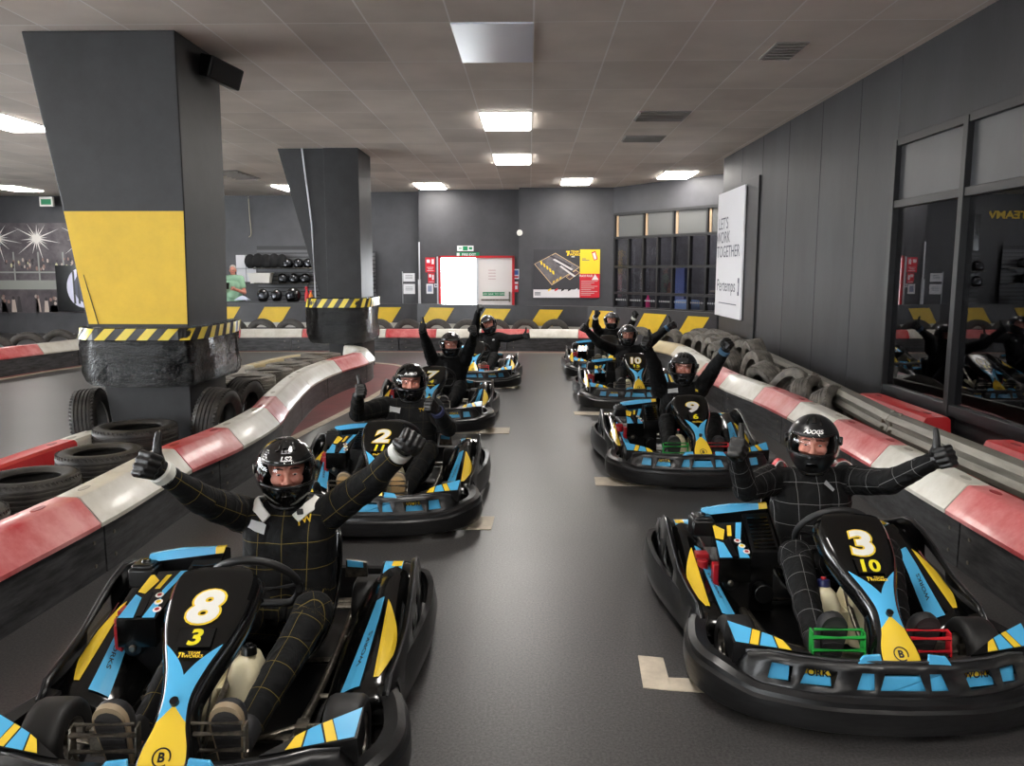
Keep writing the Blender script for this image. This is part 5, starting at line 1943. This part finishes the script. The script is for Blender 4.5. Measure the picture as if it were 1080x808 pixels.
# white neck brace with black buckles (kart 8), red and white neck straps (kart 3)
for s in (-1, 1):
    b = MB()
    P_ = cr([(.065 + s * .06, .30, .615), (.065 + s * .105, .34, .65), (.065 + s * .135, .40, .665), (.065 + s * .12, .47, .655)], 6)
    ws = [.021] * 6 + [.024] * 6 + [.022] * 7
    rings = []
    for i, q in enumerate(P_):
        d = (P_[min(i + 1, len(P_) - 1)] - P_[max(i - 1, 0)]).normalized()
        up = Vector((s * .55, -.55, .63))
        sd = d.cross(up).normalized()
        up = sd.cross(d).normalized()
        w = ws[min(i, len(ws) - 1)]
        rings.append([q + sd * w + up * .006, q - sd * w + up * .006, q - sd * w - up * .006, q + sd * w - up * .006])
    b.loft(rings, WHITE)
    if s > 0:
        q = Vector((.065 + .082, .308, .638))
        b.box(q + Vector((0, -.012, .008)), (.026, .012, .024), BLACKP, Matrix.Rotation(.35, 4, 'Z') @ Matrix.Rotation(-.5, 4, 'X'))
    b.build('neck_brace', p8, smooth=40, bevel=.003)
for s in (-1, 1):
    b = MB()
    P_ = cr([(.128 + s * .10, .46, .60), (.128 + s * .13, .45, .67), (.128 + s * .17, .43, .69), (.128 + s * .205, .40, .655), (.128 + s * .215, .37, .60)], 6)
    for off, wd_, m in ((0, .022, REDM), (.001, .027, WHITE)):
        rings = []
        for i, q in enumerate(P_):
            d = (P_[min(i + 1, len(P_) - 1)] - P_[max(i - 1, 0)]).normalized()
            sd = Vector((0, 1, 0))
            up = d.cross(sd).normalized()
            h = .004 if m is REDM else .002
            rings.append([q + sd * wd_ + up * h, q - sd * wd_ + up * h, q - sd * wd_ - up * h, q + sd * wd_ - up * h])
        b.loft(rings, m)
    b.build('neck_strap', p3, smooth=40)
b = MB()
b.prism([Vector((.15, .30, .60)), Vector((.19, .285, .565)), Vector((.20, .29, .575)), Vector((.165, .31, .615))], (0, .006, 0), mat('grey_zip_flap', (150, 150, 152), .7))
b.build('zip_flap', p3, smooth=0)

# staff member in a mint polo shirt behind the counter wall
def staff():
    ox, oy = -7.2, 19.62
    H = Matrix.Translation((0, 0, 1.665)) @ Matrix.Rotation(.2, 4, 'Z')
    SH = [Vector((-.19, 0, 1.47)), Vector((.19, 0, 1.47))]
    EL = [Vector((-.25, -.10, 1.15)), Vector((.28, -.05, 1.13))]
    WR = [Vector((-.10, -.30, 1.24)), Vector((.12, -.27, 1.22))]
    b = MB()
    def parts(k, what):
        for s in (0, 1):
            sg = -1 if s == 0 else 1
            if what in 'bt':
                b.cap(Vector((sg * .075, 0, .98)), .135 * k, Vector((sg * .095, 0, 1.30)), .125 * k, SKIN)
                b.cap(Vector((0, .0, 1.49)), .085 * k, SH[s], .075 * k, SKIN)
                b.cap(Vector((0, -.04, 1.05)), .14 * k, Vector((0, -.01, 1.3)), .13 * k, SKIN)
                b.cap(SH[s], .078 * k, SH[s].lerp(EL[s], .55), .072 * k, SKIN)
            if what in 'bl':
                b.cap(Vector((sg * .09, 0, .92)), .115 * k, Vector((sg * .1, -.01, .5)), .08 * k, SKIN)
                b.cap(Vector((sg * .1, -.01, .5)), .078 * k, Vector((sg * .11, .02, .08)), .058 * k, SKIN)
            if what == 'b':
                b.cap(SH[s], .05, EL[s], .046, SKIN)
                b.cap(EL[s], .044, WR[s], .032, SKIN)
                f = (WR[s] - EL[s]).normalized()
                Z = (Vector((0, -.2, 1)) - f * f.dot(Vector((0, -.2, 1)))).normalized()
                X = f.cross(Z)
                M = Matrix(((X.x, f.x, Z.x, WR[s].x), (X.y, f.y, Z.y, WR[s].y), (X.z, f.z, Z.z, WR[s].z), (0, 0, 0, 1)))
                hand_caps(b, M, 'fist', SKIN, 1.0, 1 if X.y < 0 else -1)
                b.cap(Vector((sg * .11, .04, .05)), .045, Vector((sg * .13, -.14, .04)), .038, SKIN)
    parts(.82, 'b')
    head_caps(b, H, SKIN, True)
    b.cap(Vector((0, .02, 1.49)), .06, Vector((0, .01, 1.58)), .055, SKIN)
    p = remesh(b, 'person', [SKIN], .009, 2)
    p.location = (ox, oy, 0)
    face_parts(p, H, HAIRG)
    b = MB()
    parts(1.0, 't')
    remesh(b, 'polo_shirt', [mat('mint_polo', (150, 190, 160), .8, bump=.3, bscale=8)], .012, 3, p)
    b = MB()
    parts(1.0, 'l')
    remesh(b, 'trousers', [mat('dark_trousers', (46, 42, 38), .8)], .012, 3, p)
    b = MB()
    b.ell(H @ Vector((0, .026, .058)), (.082, .092, .084), HAIRG, 20, 14, H)
    b.build('hair', p, smooth=60)
    b = MB()
    for s in (-1, 1):
        ring = [H @ Vector((s * .031 + .02 * cos(a), -.098, .010 + .015 * sin(a))) for a in [2 * PI * k / 18 for k in range(18)]]
        b.tube(ring, .0018, BLACKP, 6, loop=True)
        b.tube([H @ Vector((s * .05, -.097, .012)), H @ Vector((s * .078, .0, .012))], .0018, BLACKP, 6)
    b.build('spectacles', p, smooth=60)
    tag(p, 'grey-haired person in mint green polo shirt standing behind the shelf counter, phone at chest', 'person')
    b = MB()
    b.box((0, 0, 0), (.085, .012, .16), BLACKG, Matrix.Rotation(-.3, 4, 'X'))
    o = b.build('phone', smooth=0, bevel=.006, loc=(ox - .02, oy - .35, 1.30))
    tag(o, 'black phone held by the person in the mint polo shirt', 'phone')
staff()
# ================================================================== SIGNS, SHELVES AND THE REST OF THE BACKGROUND
RX = Matrix.Rotation(PI / 2, 4, 'X')          # upright, facing the camera side (-y)
def sign(name, x, y, z, w, h, m, label, cat='sign', lines=(), t=.012, bars=(), patches=()):
    """flat sign on a wall facing -y; lines: (text, dx, dz, size, material, bold)"""
    b = MB()
    b.b2((-w / 2, 0, -h / 2), (w / 2, t, h / 2), m)
    for x0, z0, x1, z1, mm in patches:
        b.b2((x0, -.003, z0), (x1, .001, z1), mm)
    for s, dx, dz, size, mm, bold in lines:
        b.text(s, size, Matrix.Translation((dx, -.006, dz)) @ RX, mm, bold=bold)
    for x0, x1, zb_, mm in bars:
        b.b2((x0, -.005, zb_ - .006), (x1, .001, zb_ + .006), mm)
    o = b.build(name, smooth=0, loc=(x, y, z))
    return tag(o, label, cat)
SGREEN = MATS['sign_green']
SRED = mat('sign_red', (206, 36, 52), .4)
PAPER = mat('paper_white', (224, 224, 228), .6)
INK = mat('ink_grey', (96, 98, 108), .6)
SBLUE = mat('sign_blue', (66, 100, 170), .4)
sign('exit_sign', -1.56, 19.88, 2.2, .40, .13, PAPER, 'white and green running-man exit sign above the open door, upper of two', 'exit sign',
     patches=((-.06, -.05, .06, .05, SGREEN), (-.16, -.012, -.09, .012, SGREEN), (.09, -.03, .17, .03, SGREEN)))
sign('exit_sign', -1.50, 19.88, 2.05, .56, .11, SGREEN, 'wide green lettered exit strip directly over the open door', 'exit sign',
     lines=(('FIRE EXIT', .03, 0, .06, PAPER, .03),), patches=((-.27, -.04, -.2, .04, PAPER),))
sign('fire_notice', -2.42, 19.88, 1.80, .24, .36, SRED, 'red fire action notice with white symbols, upper one left of the open door', 'sign',
     patches=((-.09, .05, -.01, .13, PAPER), (.03, .02, .09, .14, PAPER)), bars=((-.08, .08, -.06, PAPER), (-.06, .06, -.1, PAPER), (-.08, .08, -.14, PAPER)))
sign('fire_notice', -2.40, 19.88, 1.48, .16, .24, SRED, 'smaller red fire notice under the bigger one left of the open door', 'sign',
     patches=((-.06, .02, 0, .09, PAPER), (.02, -.04, .06, .08, PAPER)), bars=((-.06, .06, -.09, PAPER),))
sign('paper_notice', -2.44, 19.88, 1.22, .17, .24, PAPER, 'white printed notice below the red fire notices', 'notice', patches=((-.05, -.07, .05, .08, mat('print_blue_grey', (140, 150, 178), .6)),))
sign('wall_switch', -2.29, 19.88, 1.30, .08, .09, PAPER, 'small white call point beside the notice left of the open door', 'switch', t=.03, patches=((-.02, -.02, .02, .02, INK),))
sign('safety_notice', -.325, 19.87, 1.58, .16, .24, PAPER, 'white and blue safety notice right of the white door', 'notice', patches=((-.06, -.02, .06, .09, SBLUE), (-.06, -.09, .06, -.05, SRED)))
sign('fire_notice', -.315, 19.87, 1.27, .10, .26, SRED, 'narrow red fire notice right of the white door', 'sign', patches=((-.04, .07, .04, .12, PAPER), (-.03, -.06, .03, .03, PAPER)))
# notice stand
b = empty('notice_stand', (-3.08, 19.7, 0))
m_ = MB()
m_.tube([(0, 0, 0), (0, 0, 1.64)], .012, TRIMM, 10)
m_.b2((-.15, -.1, 0), (.15, .1, .02), TRIMM)
m_.build('pole', b, smooth=30)
for z, h in ((1.50, .2), (1.22, .24)):
    m_ = MB()
    m_.b2((.02, -.01, z - h / 2), (.30, .0, z + h / 2), PAPER)
    for k in range(3):
        m_.b2((.07, -.013, z - .03 + k * .035), (.25, -.009, z - .02 + k * .035), INK)
    m_.build('sheet', b, smooth=0)
tag(b, 'thin white notice stand with two white sheets left of the open door', 'notice stand')

# track map poster board on the wall right of the door
px0, px1, pz0, pz1, py = .10, 1.68, 1.02, 2.16, 19.43
root = empty('track_map_poster', ((px0 + px1) / 2, py, pz0))
def pp(u, v, d=0.0):      # u,v in 0..1 over the board
    return Vector(((u - .5) * (px1 - px0), -.012 - d, v * (pz1 - pz0)))
b = MB()
b.b2((-(px1 - px0) / 2, -.012, 0), ((px1 - px0) / 2, .01, pz1 - pz0), mat('poster_charcoal', (58, 57, 62), .5))
b.build('board', root, smooth=0)
b = MB()
PTAN = mat('poster_line_tan', (214, 184, 140), .6)
PGREY = mat('poster_track_grey', (118, 112, 116), .6, col2=(88, 84, 88), scale=6)
PLITE = mat('poster_light', (220, 216, 218), .5)
PY1 = mat('poster_yellow', (246, 206, 50), .5)
def quad(q, m, d):
    b.poly([pp(u, v, d) for u, v in q], m)
quad([(.33, .93), (.70, .63), (.28, .26), (.01, .70)], PTAN, .001)
quad([(.33, .915), (.685, .63), (.28, .28), (.022, .70)], PGREY, .002)
quad([(.49, .43), (.55, .37), (.70, .52), (.64, .58)], PTAN, .0012)
quad([(.50, .43), (.55, .385), (.688, .52), (.64, .565)], mat('poster_plum', (84, 66, 74), .6), .0022)
for k in range(4):
    a = .10 + k * .10
    quad([(.30 + k * .05 - .06, .86 - k * .07), (.33 + k * .05 - .06, .88 - k * .07), (.58 + k * .02, .66 - k * .07), (.55 + k * .02, .64 - k * .07)], PLITE if k % 2 else mat('poster_dark', (64, 60, 66), .6), .003)
for k in range(5):
    u, v = .10 + k * .045, .72 - k * .05
    quad([(u, v + .05), (u + .03, v + .03), (u + .035, v - .04), (u + .012, v - .03)], PY1, .004)
for k in range(3):
    u, v = .29 + k * .05, .30 + k * .04
    quad([(u, v), (u + .03, v + .03), (u + .035, v + .065), (u + .006, v + .035)], PY1, .004)
quad([(0, 0), (.70, 0), (.70, .17), (0, .17)], PLITE, .002)
for k, m in enumerate((PY1, SRED, BLACKP, BLACKP, PAPER)):
    u = .22 + k * .10
    quad([(u, .13), (u + .045, .16), (u + .05, .20), (u + .005, .17)], m, .004)
b.text('TEAM', .055, Matrix.Translation(pp(.62, .955, .006)) @ RX, PY1, bold=.04)
b.text('WORKS', .055, Matrix.Translation(pp(.625, .895, .006)) @ RX, PY1, bold=.05)
quad([(.49, .97), (.55, .97), (.525, .87), (.50, .87), (.515, .94), (.49, .94)], PY1, .005)
quad([(.57, .84), (.62, .84), (.62, .86), (.57, .86)], PLITE, .005)
for k in range(3):
    quad([(.02, .10 - k * .025), (.11, .10 - k * .025), (.11, .115 - k * .025), (.02, .115 - k * .025)], INK, .004)
b.build('track_drawing', root, smooth=0)
b = MB()
quad([(.70, .50), (1, .50), (1, 1), (.70, 1)], PY1, .002)
quad([(.87, .94), (.93, .97), (.97, .80), (.91, .77)], SRED, .003)
quad([(.885, .92), (.925, .94), (.95, .81), (.915, .79)], PLITE, .004)
quad([(.73, .80), (.79, .80), (.79, .815), (.73, .815)], INK, .004)
quad([(.73, .77), (.84, .77), (.84, .785), (.73, .785)], INK, .004)
b.build('yellow_panel', root, smooth=0)
b = MB()
quad([(.70, 0), (1, 0), (1, .50), (.70, .50)], SRED, .002)
quad([(.88, .37), (.985, .37), (.93, .49)], PLITE, .003)
b.text('TRACK RULES', .05, Matrix.Translation(pp(.79, .455, .005)) @ RX, PAPER, bold=.03, sx=.75)
for k in range(9):
    quad([(.72, .34 - k * .036), (.97 - .05 * (k % 3), .34 - k * .036), (.97 - .05 * (k % 3), .352 - k * .036), (.72, .352 - k * .036)], mat('pale_red_print', (196, 170, 172), .5), .004)
b.build('red_panel', root, smooth=0)
tag(root, 'wide dark track map poster with yellow and red panels on the back wall', 'poster')

# tall white advertising board on the right wall
root = empty('advertising_board', (3.33, 13.7, .88))
b = MB()
b.b2((0, -.88, 0), (.03, .88, 2.1), PAPER)
b.build('board', root, smooth=0, bevel=.004)
b = MB()
SLATE = mat('slate_lettering', (72, 78, 96), .5)
RW = Matrix(((0, 0, -1, 0), (-1, 0, 0, 0), (0, 1, 0, 0), (0, 0, 0, 1)))      # facing -x, reading towards the camera
for s, z, size, yy in (("LET'S", 1.58, .2, .42), ('WORK', 1.34, .2, .42), ('TOGETHER', 1.10, .2, .06)):
    b.text(s, size, Matrix.Translation((-.004, yy, z)) @ RW, SLATE, bold=.0, sx=1.1)
b.text('Pertemps', .21, Matrix.Translation((-.004, .12, .50)) @ RW, SLATE, bold=.0, sx=1.15)
b.b2((-.004, -.74, .38), (0, -.66, .66), SLATE)
b.b2((-.005, -.70, .44), (-.001, -.66, .58), PAPER)
b.b2((-.004, -.6, .22), (0, .6, .235), SLATE)
b.build('lettering', root, smooth=0)
tag(root, 'tall white advertising board with slate lettering on the right wall', 'advertising board')

# lettering high on the back wall behind the farther pillar, seen mirrored in the window
b = MB()
b.text('TEAMWORKS', .19, Matrix.Translation((-4.95, 21.28, 3.08)) @ RX, PY1, bold=.05, sx=1.2)
o = b.build('wall_lettering', smooth=0)
tag(o, 'yellow letters TEAMWORKS on the dark back wall, seen mirrored in the right window', 'sign')

# crowd mural far left
root = empty('crowd_mural', (-13.2, 21.25, .55))
b = MB()
mw, mh = 5.0, 2.35
m = mat('mural_print', (110, 103, 107), .5, col2=(62, 57, 62), scale=2.0)
b.b2((-2.6, -.02, 0), (1.6, .02, mh), m)
b.build('printed_sheet', root, smooth=0)
b = MB()
STAR = mat('mural_floodlight_white', (236, 232, 228), .5)
for sx_ in (-1.35, -.3, .95, -2.2):
    c = Vector((sx_ + .55, -.025, 1.95))
    for k in range(22):
        a = 2 * PI * k / 22 + .1
        L_ = (.30, .66, .20, .44)[k % 4]
        d, n = Vector((cos(a), 0, sin(a))), Vector((-sin(a), 0, cos(a)))
        tip = c + d * L_
        tip.z = min(tip.z, mh - .02)
        tip.x = min(tip.x, 1.58)
        b.poly([c - n * .022, c + n * .022, tip], STAR)
    b.poly([c + Vector((.10 * cos(2 * PI * j / 16), -.002, .10 * sin(2 * PI * j / 16))) for j in range(16)], STAR)
b.build('floodlight_stars', root, smooth=0)
b = MB()
RAILM = mat('mural_pale_rail', (150, 152, 148), .5)
b.b2((-2.6, -.024, .62), (1.6, -.021, .86), mat('mural_ledge', (146, 148, 142), .5))
b.b2((-2.6, -.027, 1.05), (1.6, -.022, 1.09), RAILM)
for k in range(7):
    x = -2.4 + k * .66
    b.b2((x, -.026, .86), (x + .04, -.022, 1.6), RAILM)
b.b2((-2.6, -.0235, 0), (1.6, -.021, .62), mat('mural_dark', (70, 64, 68), .6, col2=(98, 90, 94), scale=3))
rr = random.Random(3)
cm = [mat('crowd_a', (196, 180, 170), .6), mat('crowd_b', (60, 54, 58), .6), mat('crowd_c', (150, 120, 112), .6), mat('crowd_d', (206, 200, 160), .6)]
for k in range(90):
    x, z = rr.uniform(-2.55, 1.55), rr.uniform(1.12, 1.42)
    r_ = rr.uniform(.025, .05)
    b.poly([Vector((x + r_ * .7 * cos(2 * PI * j / 8), -.0275 - k * .00002, z + r_ * 1.3 * sin(2 * PI * j / 8))) for j in range(8)], cm[k % 4])
for k in range(26):
    x = rr.uniform(-2.4, 1.3)
    h = rr.uniform(.2, .42)
    b.poly([Vector((x, -.026, .02)), Vector((x + .14, -.026, .02)), Vector((x + .11, -.026, h)), Vector((x + .03, -.026, h))], cm[(1, 1, 0, 1)[k % 4]])
    b.poly([Vector((x + .07 + .04 * cos(2 * PI * j / 10), -.027, h + .04 + .05 * sin(2 * PI * j / 10))) for j in range(10)], cm[(0, 2, 1)[k % 3]])
b.build('crowd_print', root, smooth=0)
tag(root, 'grey floodlit stadium crowd mural on the far left wall', 'mural')
root = empty('round_window_poster', (-11.95, 21.05, .6))
b = MB()
b.b2((-.45, -.02, 0), (.6, .02, 1.2), BLACKG)
b.build('board', root, smooth=0)
b = MB()
b.poly([Vector((.25 + .42 * cos(2 * PI * j / 30), -.024, .62 + .52 * sin(2 * PI * j / 30))) for j in range(30)], mat('pale_lilac', (214, 214, 236), .4))
b.poly([Vector((.32 + .30 * cos(2 * PI * j / 24), -.028, .62 + .40 * sin(2 * PI * j / 24))) for j in range(24)], mat('indigo_grey', (70, 70, 90), .5))
for k in range(3):
    b.b2((.0 + k * .12, -.032, .2), (.05 + k * .12, -.028, 1.05), BLACKP)
b.build('round_picture', root, smooth=0)
tag(root, 'black poster with a pale round picture beside the crowd mural, next to the yellow pillar', 'poster')
o = MB()
o.b2((-.17, -.04, -.12), (.17, .04, .12), WHITE)
o.b2((-.13, -.046, -.08), (.13, -.038, .06), SGREEN)
o = o.build('exit_box', smooth=0, loc=(-12.4, 20.9, 3.42))
tag(o, 'small white and green exit box high on the dark wall above the crowd mural', 'exit sign')

# speaker on the near pillar
root = empty('wall_speaker', (-2.78, 7.5, 3.42))
R_ = Matrix.Rotation(.3, 4, 'Y') @ Matrix.Rotation(-.35, 4, 'Z')
b = MB()
b.box((0, 0, 0), (.15, .42, .19), BLACKP, R_)
b.build('cabinet', root, smooth=0, bevel=.015)
b = MB()
b.box(R_.to_3x3() @ Vector((.078, 0, 0)), (.008, .38, .16), mat('speaker_grille', (30, 30, 31), .7), R_)
b.build('grille', root, smooth=0)
b = MB()
b.tube([(-.13, 0, .0), (-.02, 0, 0)], .025, STEEL, 10)
b.build('bracket', root, smooth=30)
tag(root, 'black wall speaker tilted out near the top of the yellow-fronted pillar', 'speaker')

# ---- kit shelves behind the counter
def slat_rack(x0, x1, y, z0, z1, label, shelves):
    root = empty('slatwall_rack', ((x0 + x1) / 2, y, z0))
    hx = (x1 - x0) / 2
    b = MB()
    n = int((z1 - z0) / .1)
    b.b2((-hx, .0, 0), (hx, .02, z1 - z0), mat('rack_back', (40, 40, 43), .5))
    for k in range(n):
        b.b2((-hx, -.012, k * .1 + .03), (hx, .0, k * .1 + .1), mat('rack_slat', (86, 86, 90), .4))
    b.build('slatwall', root, smooth=0)
    for z in shelves:
        b = MB()
        b.b2((-hx, -.34, z - z0), (hx, -.01, z - z0 + .02), BLACKP)
        b.tube([(-hx, -.34, z - z0 + .03), (hx, -.34, z - z0 + .03)], .012, STEEL, 8)
        b.build('shelf', root, smooth=0)
    tag(root, label, 'shelf')
slat_rack(-7.12, -5.3, 21.2, .5, 2.3, 'grey slatwall shelving with helmets behind the counter, left of the farther pillar', (1.31, 1.70))
slat_rack(-4.25, -3.85, 20.3, .6, 2.15, 'narrow grey slatwall rack with helmets just right of the farther pillar', (1.25, 1.62))
HSH = {}
def shelf_helmet(x, y, z, rz, label, big=1.0, group='helmets on the kit shelves'):
    if not HSH:
        root = empty('helmet', (0, 0, 0))
        b = MB()
        els = [-50, -36, -21, -14, 6, 27, 40, 55, 70, 87]
        NA = 36
        vs = [helmet_point(-180 + 360 * k / NA, e) for e in els for k in range(NA)] + [helmet_point(0, 90)]
        fs = []
        for i in range(len(els) - 1):
            for k in range(NA):
                if abs(-180 + 360 * (k + .5) / NA) < 62 and -14 <= els[i] < 27:
                    continue
                fs.append((i * NA + k, i * NA + (k + 1) % NA, (i + 1) * NA + (k + 1) % NA, (i + 1) * NA + k))
        for k in range(NA):
            fs.append(((len(els) - 1) * NA + k, (len(els) - 1) * NA + (k + 1) % NA, len(vs) - 1))
        b.add(vs, fs, HB)
        b.build('shell', root, smooth=60, solid=.012)
        b = MB()
        g = [[helmet_point(a, e, 1.04) for a in range(-76, 77, 8)] for e in (-16, -2, 12, 24, 31)]
        n = len(g[0])
        b.add([p for r in g for p in r], [(i * n + k, i * n + k + 1, (i + 1) * n + k + 1, (i + 1) * n + k) for i in range(4) for k in range(n - 1)], mat('smoked_visor', (60, 62, 66), .08, metal=.6))
        b.build('visor', root, smooth=60)
        HSH['o'] = root
        r = root
    else:
        r = copy_tree(HSH['o'])
    r.location = (x, y, z)
    r.rotation_euler = (0, 0, rz)
    r.scale = (big, big, big)
    tag(r, label, 'helmet', group)
i = 0
for x, nm in ((-6.26, 'nearest the black kit'), (-5.98, 'in the middle'), (-5.72, 'nearest the pillar')):
    shelf_helmet(x, 21.0, 1.845, rad(-20 + 25 * i), 'black helmet on the upper rack shelf, the one ' + nm)
    i += 1
for x, nm in ((-6.42, 'right beside the white basket'), (-6.12, 'second from the white basket'), (-5.82, 'third from the white basket')):
    shelf_helmet(x, 21.0, 1.455, rad(30 - 20 * (i - 3)), 'black helmet on the lower rack shelf, ' + nm)
    i += 1
shelf_helmet(-4.1, 20.1, 1.395, .3, 'black helmet on the lower shelf of the narrow rack right of the farther pillar')
shelf_helmet(-4.1, 20.1, 1.765, -.4, 'black helmet on the upper shelf of the narrow rack right of the farther pillar')
# counter behind the track wall carries kit
cz = .93
root = empty('kit_counter', (-6.4, 19.35, 0))
b = MB()
b.b2((-1.9, -.28, .89), (1.4, .0, .93), mat('counter_top', (44, 44, 46), .4))
b.build('worktop', root, smooth=0, bevel=.005)
b = MB()
b.b2((-1.85, -.22, 0), (1.35, -.02, .89), mat('counter_body', (38, 38, 40), .5))
b.build('body', root, smooth=0)
tag(root, 'dark kit counter just behind the chevron wall, left of the farther pillar', 'counter')
shelf_helmet(-6.35, 19.2, cz + .15, .5, 'black helmet on the counter beside the pale cloth', 1.1, 'helmets on the counter')
shelf_helmet(-6.02, 19.2, cz + .15, -.2, 'black helmet with pale markings in the middle of the counter', 1.0, 'helmets on the counter')
shelf_helmet(-5.62, 19.2, cz + .16, -.9, 'largest silver-black helmet on the counter, nearest the red bottle', 1.2, 'helmets on the counter')
b = MB()
rr = random.Random(5)
g = []
for j in range(6):
    g.append([Vector((i_ * .05 - .15, j * .05 - .12, .02 + .11 * math.sin(PI * i_ / 6) * math.sin(PI * j / 5) + rr.uniform(0, .02))) for i_ in range(7)])
b.loft(g, mat('pale_blue_cloth', (196, 206, 226), .8), closed=False, caps=False)
o = b.build('folded_cloth', smooth=60, solid=.01, loc=(-6.85, 19.2, cz))
tag(o, 'crumpled pale blue cloth on the counter beside the person in mint polo', 'cloth')
def bottle(x, col, label, h=.22):
    root = empty('spray_bottle', (x, 19.2, cz))
    b = MB()
    b.lathe([(0, 0), (.045, 0), (.048, .02), (.048, h * .6), (.02, h * .8), (.02, h * .9), (0, h * .9)], (0, 0, 0), (0, 0, 1), mat('bottle_' + label[:6], col, .35), 20)
    b.build('body', root, smooth=40)
    b = MB()
    b.b2((-.02, -.05, h * .9), (.02, .03, h * 1.1), SRED)
    b.build('trigger_head', root, smooth=0, bevel=.004)
    tag(root, label, 'bottle', 'bottles on the counter')
bottle(-5.30, (206, 44, 52), 'red bottle on the counter next to the farther pillar', .32)
bottle(-5.20, (236, 140, 50), 'orange bottle on the counter touching the red one', .24)
b = MB()
for k in range(5):
    b.ell((-.42 + k * .21, 0, .16 + .02 * (k % 2)), (.15, .14, .19), mat('black_kit_fabric', (24, 24, 26), .9, bump=.5, bscale=14), 14, 10)
o = remesh(b, 'kit_bag', [MATS['black_kit_fabric']], .02, 2)
o.location = (-6.82, 21.0, 1.74)
tag(o, 'bulging black kit roll on top of the slatwall shelving', 'kit bag')
root = empty('white_basket', (-6.98, 21.0, 1.335))
b = MB()
def rrect(w, d, z):
    return [Vector((-w, -d, z)), Vector((w, -d, z)), Vector((w, d, z)), Vector((-w, d, z))]
b.loft([rrect(.24, .12, 0), rrect(.29, .15, .25), rrect(.31, .16, .25), rrect(.31, .16, .27), rrect(.285, .14, .27), rrect(.235, .11, .02)], WHITE)
b.build('tub', root, smooth=0, bevel=.006)
b = MB()
b.tube([(-.15, -.165, .255), (-.1, -.185, .24), (.1, -.185, .24), (.15, -.165, .255)], .008, WHITE, 8)
b.build('handle', root, smooth=40)
tag(root, 'white plastic basket on the lower slatwall shelf', 'basket')
sign('paper_chart', -7.45, 21.27, 1.72, .52, .70, PAPER, 'white four-sheet paper chart on the wall behind the person in mint polo', 'chart', bars=((-.26, .26, 0, INK),), patches=((-.006, -.35, .006, .35, INK),))
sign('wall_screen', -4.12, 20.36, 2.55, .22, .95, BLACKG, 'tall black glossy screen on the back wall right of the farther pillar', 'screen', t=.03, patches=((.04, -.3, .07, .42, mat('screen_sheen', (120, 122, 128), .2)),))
b = MB()
b.prism([Vector((-.05, 0, 0)), Vector((.05, 0, 0)), Vector((-.02, .0, .62)), Vector((-.10, .0, .60))], (0, .04, 0), mat('cardboard', (170, 156, 132), .8))
b = b.build('cardboard_tube', smooth=0, bevel=.004, loc=(-4.72, 18.95, .9))
tag(b, 'pale offcut leaning on the counter wall beside the farther pillar', 'offcut')
b = MB()
b.cyl((0, -.05, 0), (0, .06, 0), .07, WHITE, seg=20)
b = b.build('wall_lamp', smooth=30, bevel=.01, loc=(-.23, 19.4, 2.55))
tag(b, 'small white oval wall fitting left of the track map poster', 'wall light')
b = MB()
b.tube(cr([(0, 0, 0), (.01, 0, -.5), (.03, 0, -.95), (-.03, 0, -1.05)], 6), .012, mat('pale_cable', (180, 172, 150), .6), 8)
b = b.build('hanging_cable', smooth=60, loc=(-7.3, 21.25, 3.58))
tag(b, 'pale cable hanging from the ceiling above the paper chart', 'cable')
# lounge behind the angled window
root = empty('lounge_counter', (0, 0, 0))
b = MB()
b.T = WT
b.b2((1.5, -2.3, 0), (3.0, -1.9, 1.15), mat('lounge_front', (54, 52, 56), .5))
b.build('body', root, smooth=0)
b = MB()
b.T = WT
b.b2((1.45, -2.35, 1.15), (3.05, -1.85, 1.2), mat('lounge_top', (120, 112, 100), .4))
b.build('worktop', root, smooth=0)
tag(root, 'dark lounge counter behind the gridded window', 'counter')
b = MB()
b.T = WT
b.b2((1.3, -1.0, 0), (1.62, -.8, 1.75), mat('slate_blue', (80, 92, 140), .6))
o = b.build('blue_banner', smooth=0)
tag(o, 'blue upright banner behind the gridded window', 'banner')
b = MB()
b.T = WT
b.b2((1.9, -.55, 0), (2.35, -.2, 1.02), mat('pale_blue_seat', (120, 150, 204), .6))
o = b.build('lounge_chair', smooth=0, bevel=.04)
tag(o, 'pale blue chair back behind the gridded window', 'seat')
b = MB()
b.T = WT
b.lathe([(0, .79), (.05, .79), (.05, 1.0), (.02, 1.06), (.02, 1.1), (0, 1.1)], (1.02, -.25, 0), (0, 0, 1), mat('bright_pink', (220, 40, 120), .4), 18)
b.lathe([(0, .0), (.02, .0), (.02, .79), (0, .79)], (1.02, -.25, 0), (0, 0, 1), BLACKP, 12)
o = b.build('pink_bottle', smooth=40)
tag(o, 'bright pink bottle behind the lowest row of the gridded window', 'bottle')
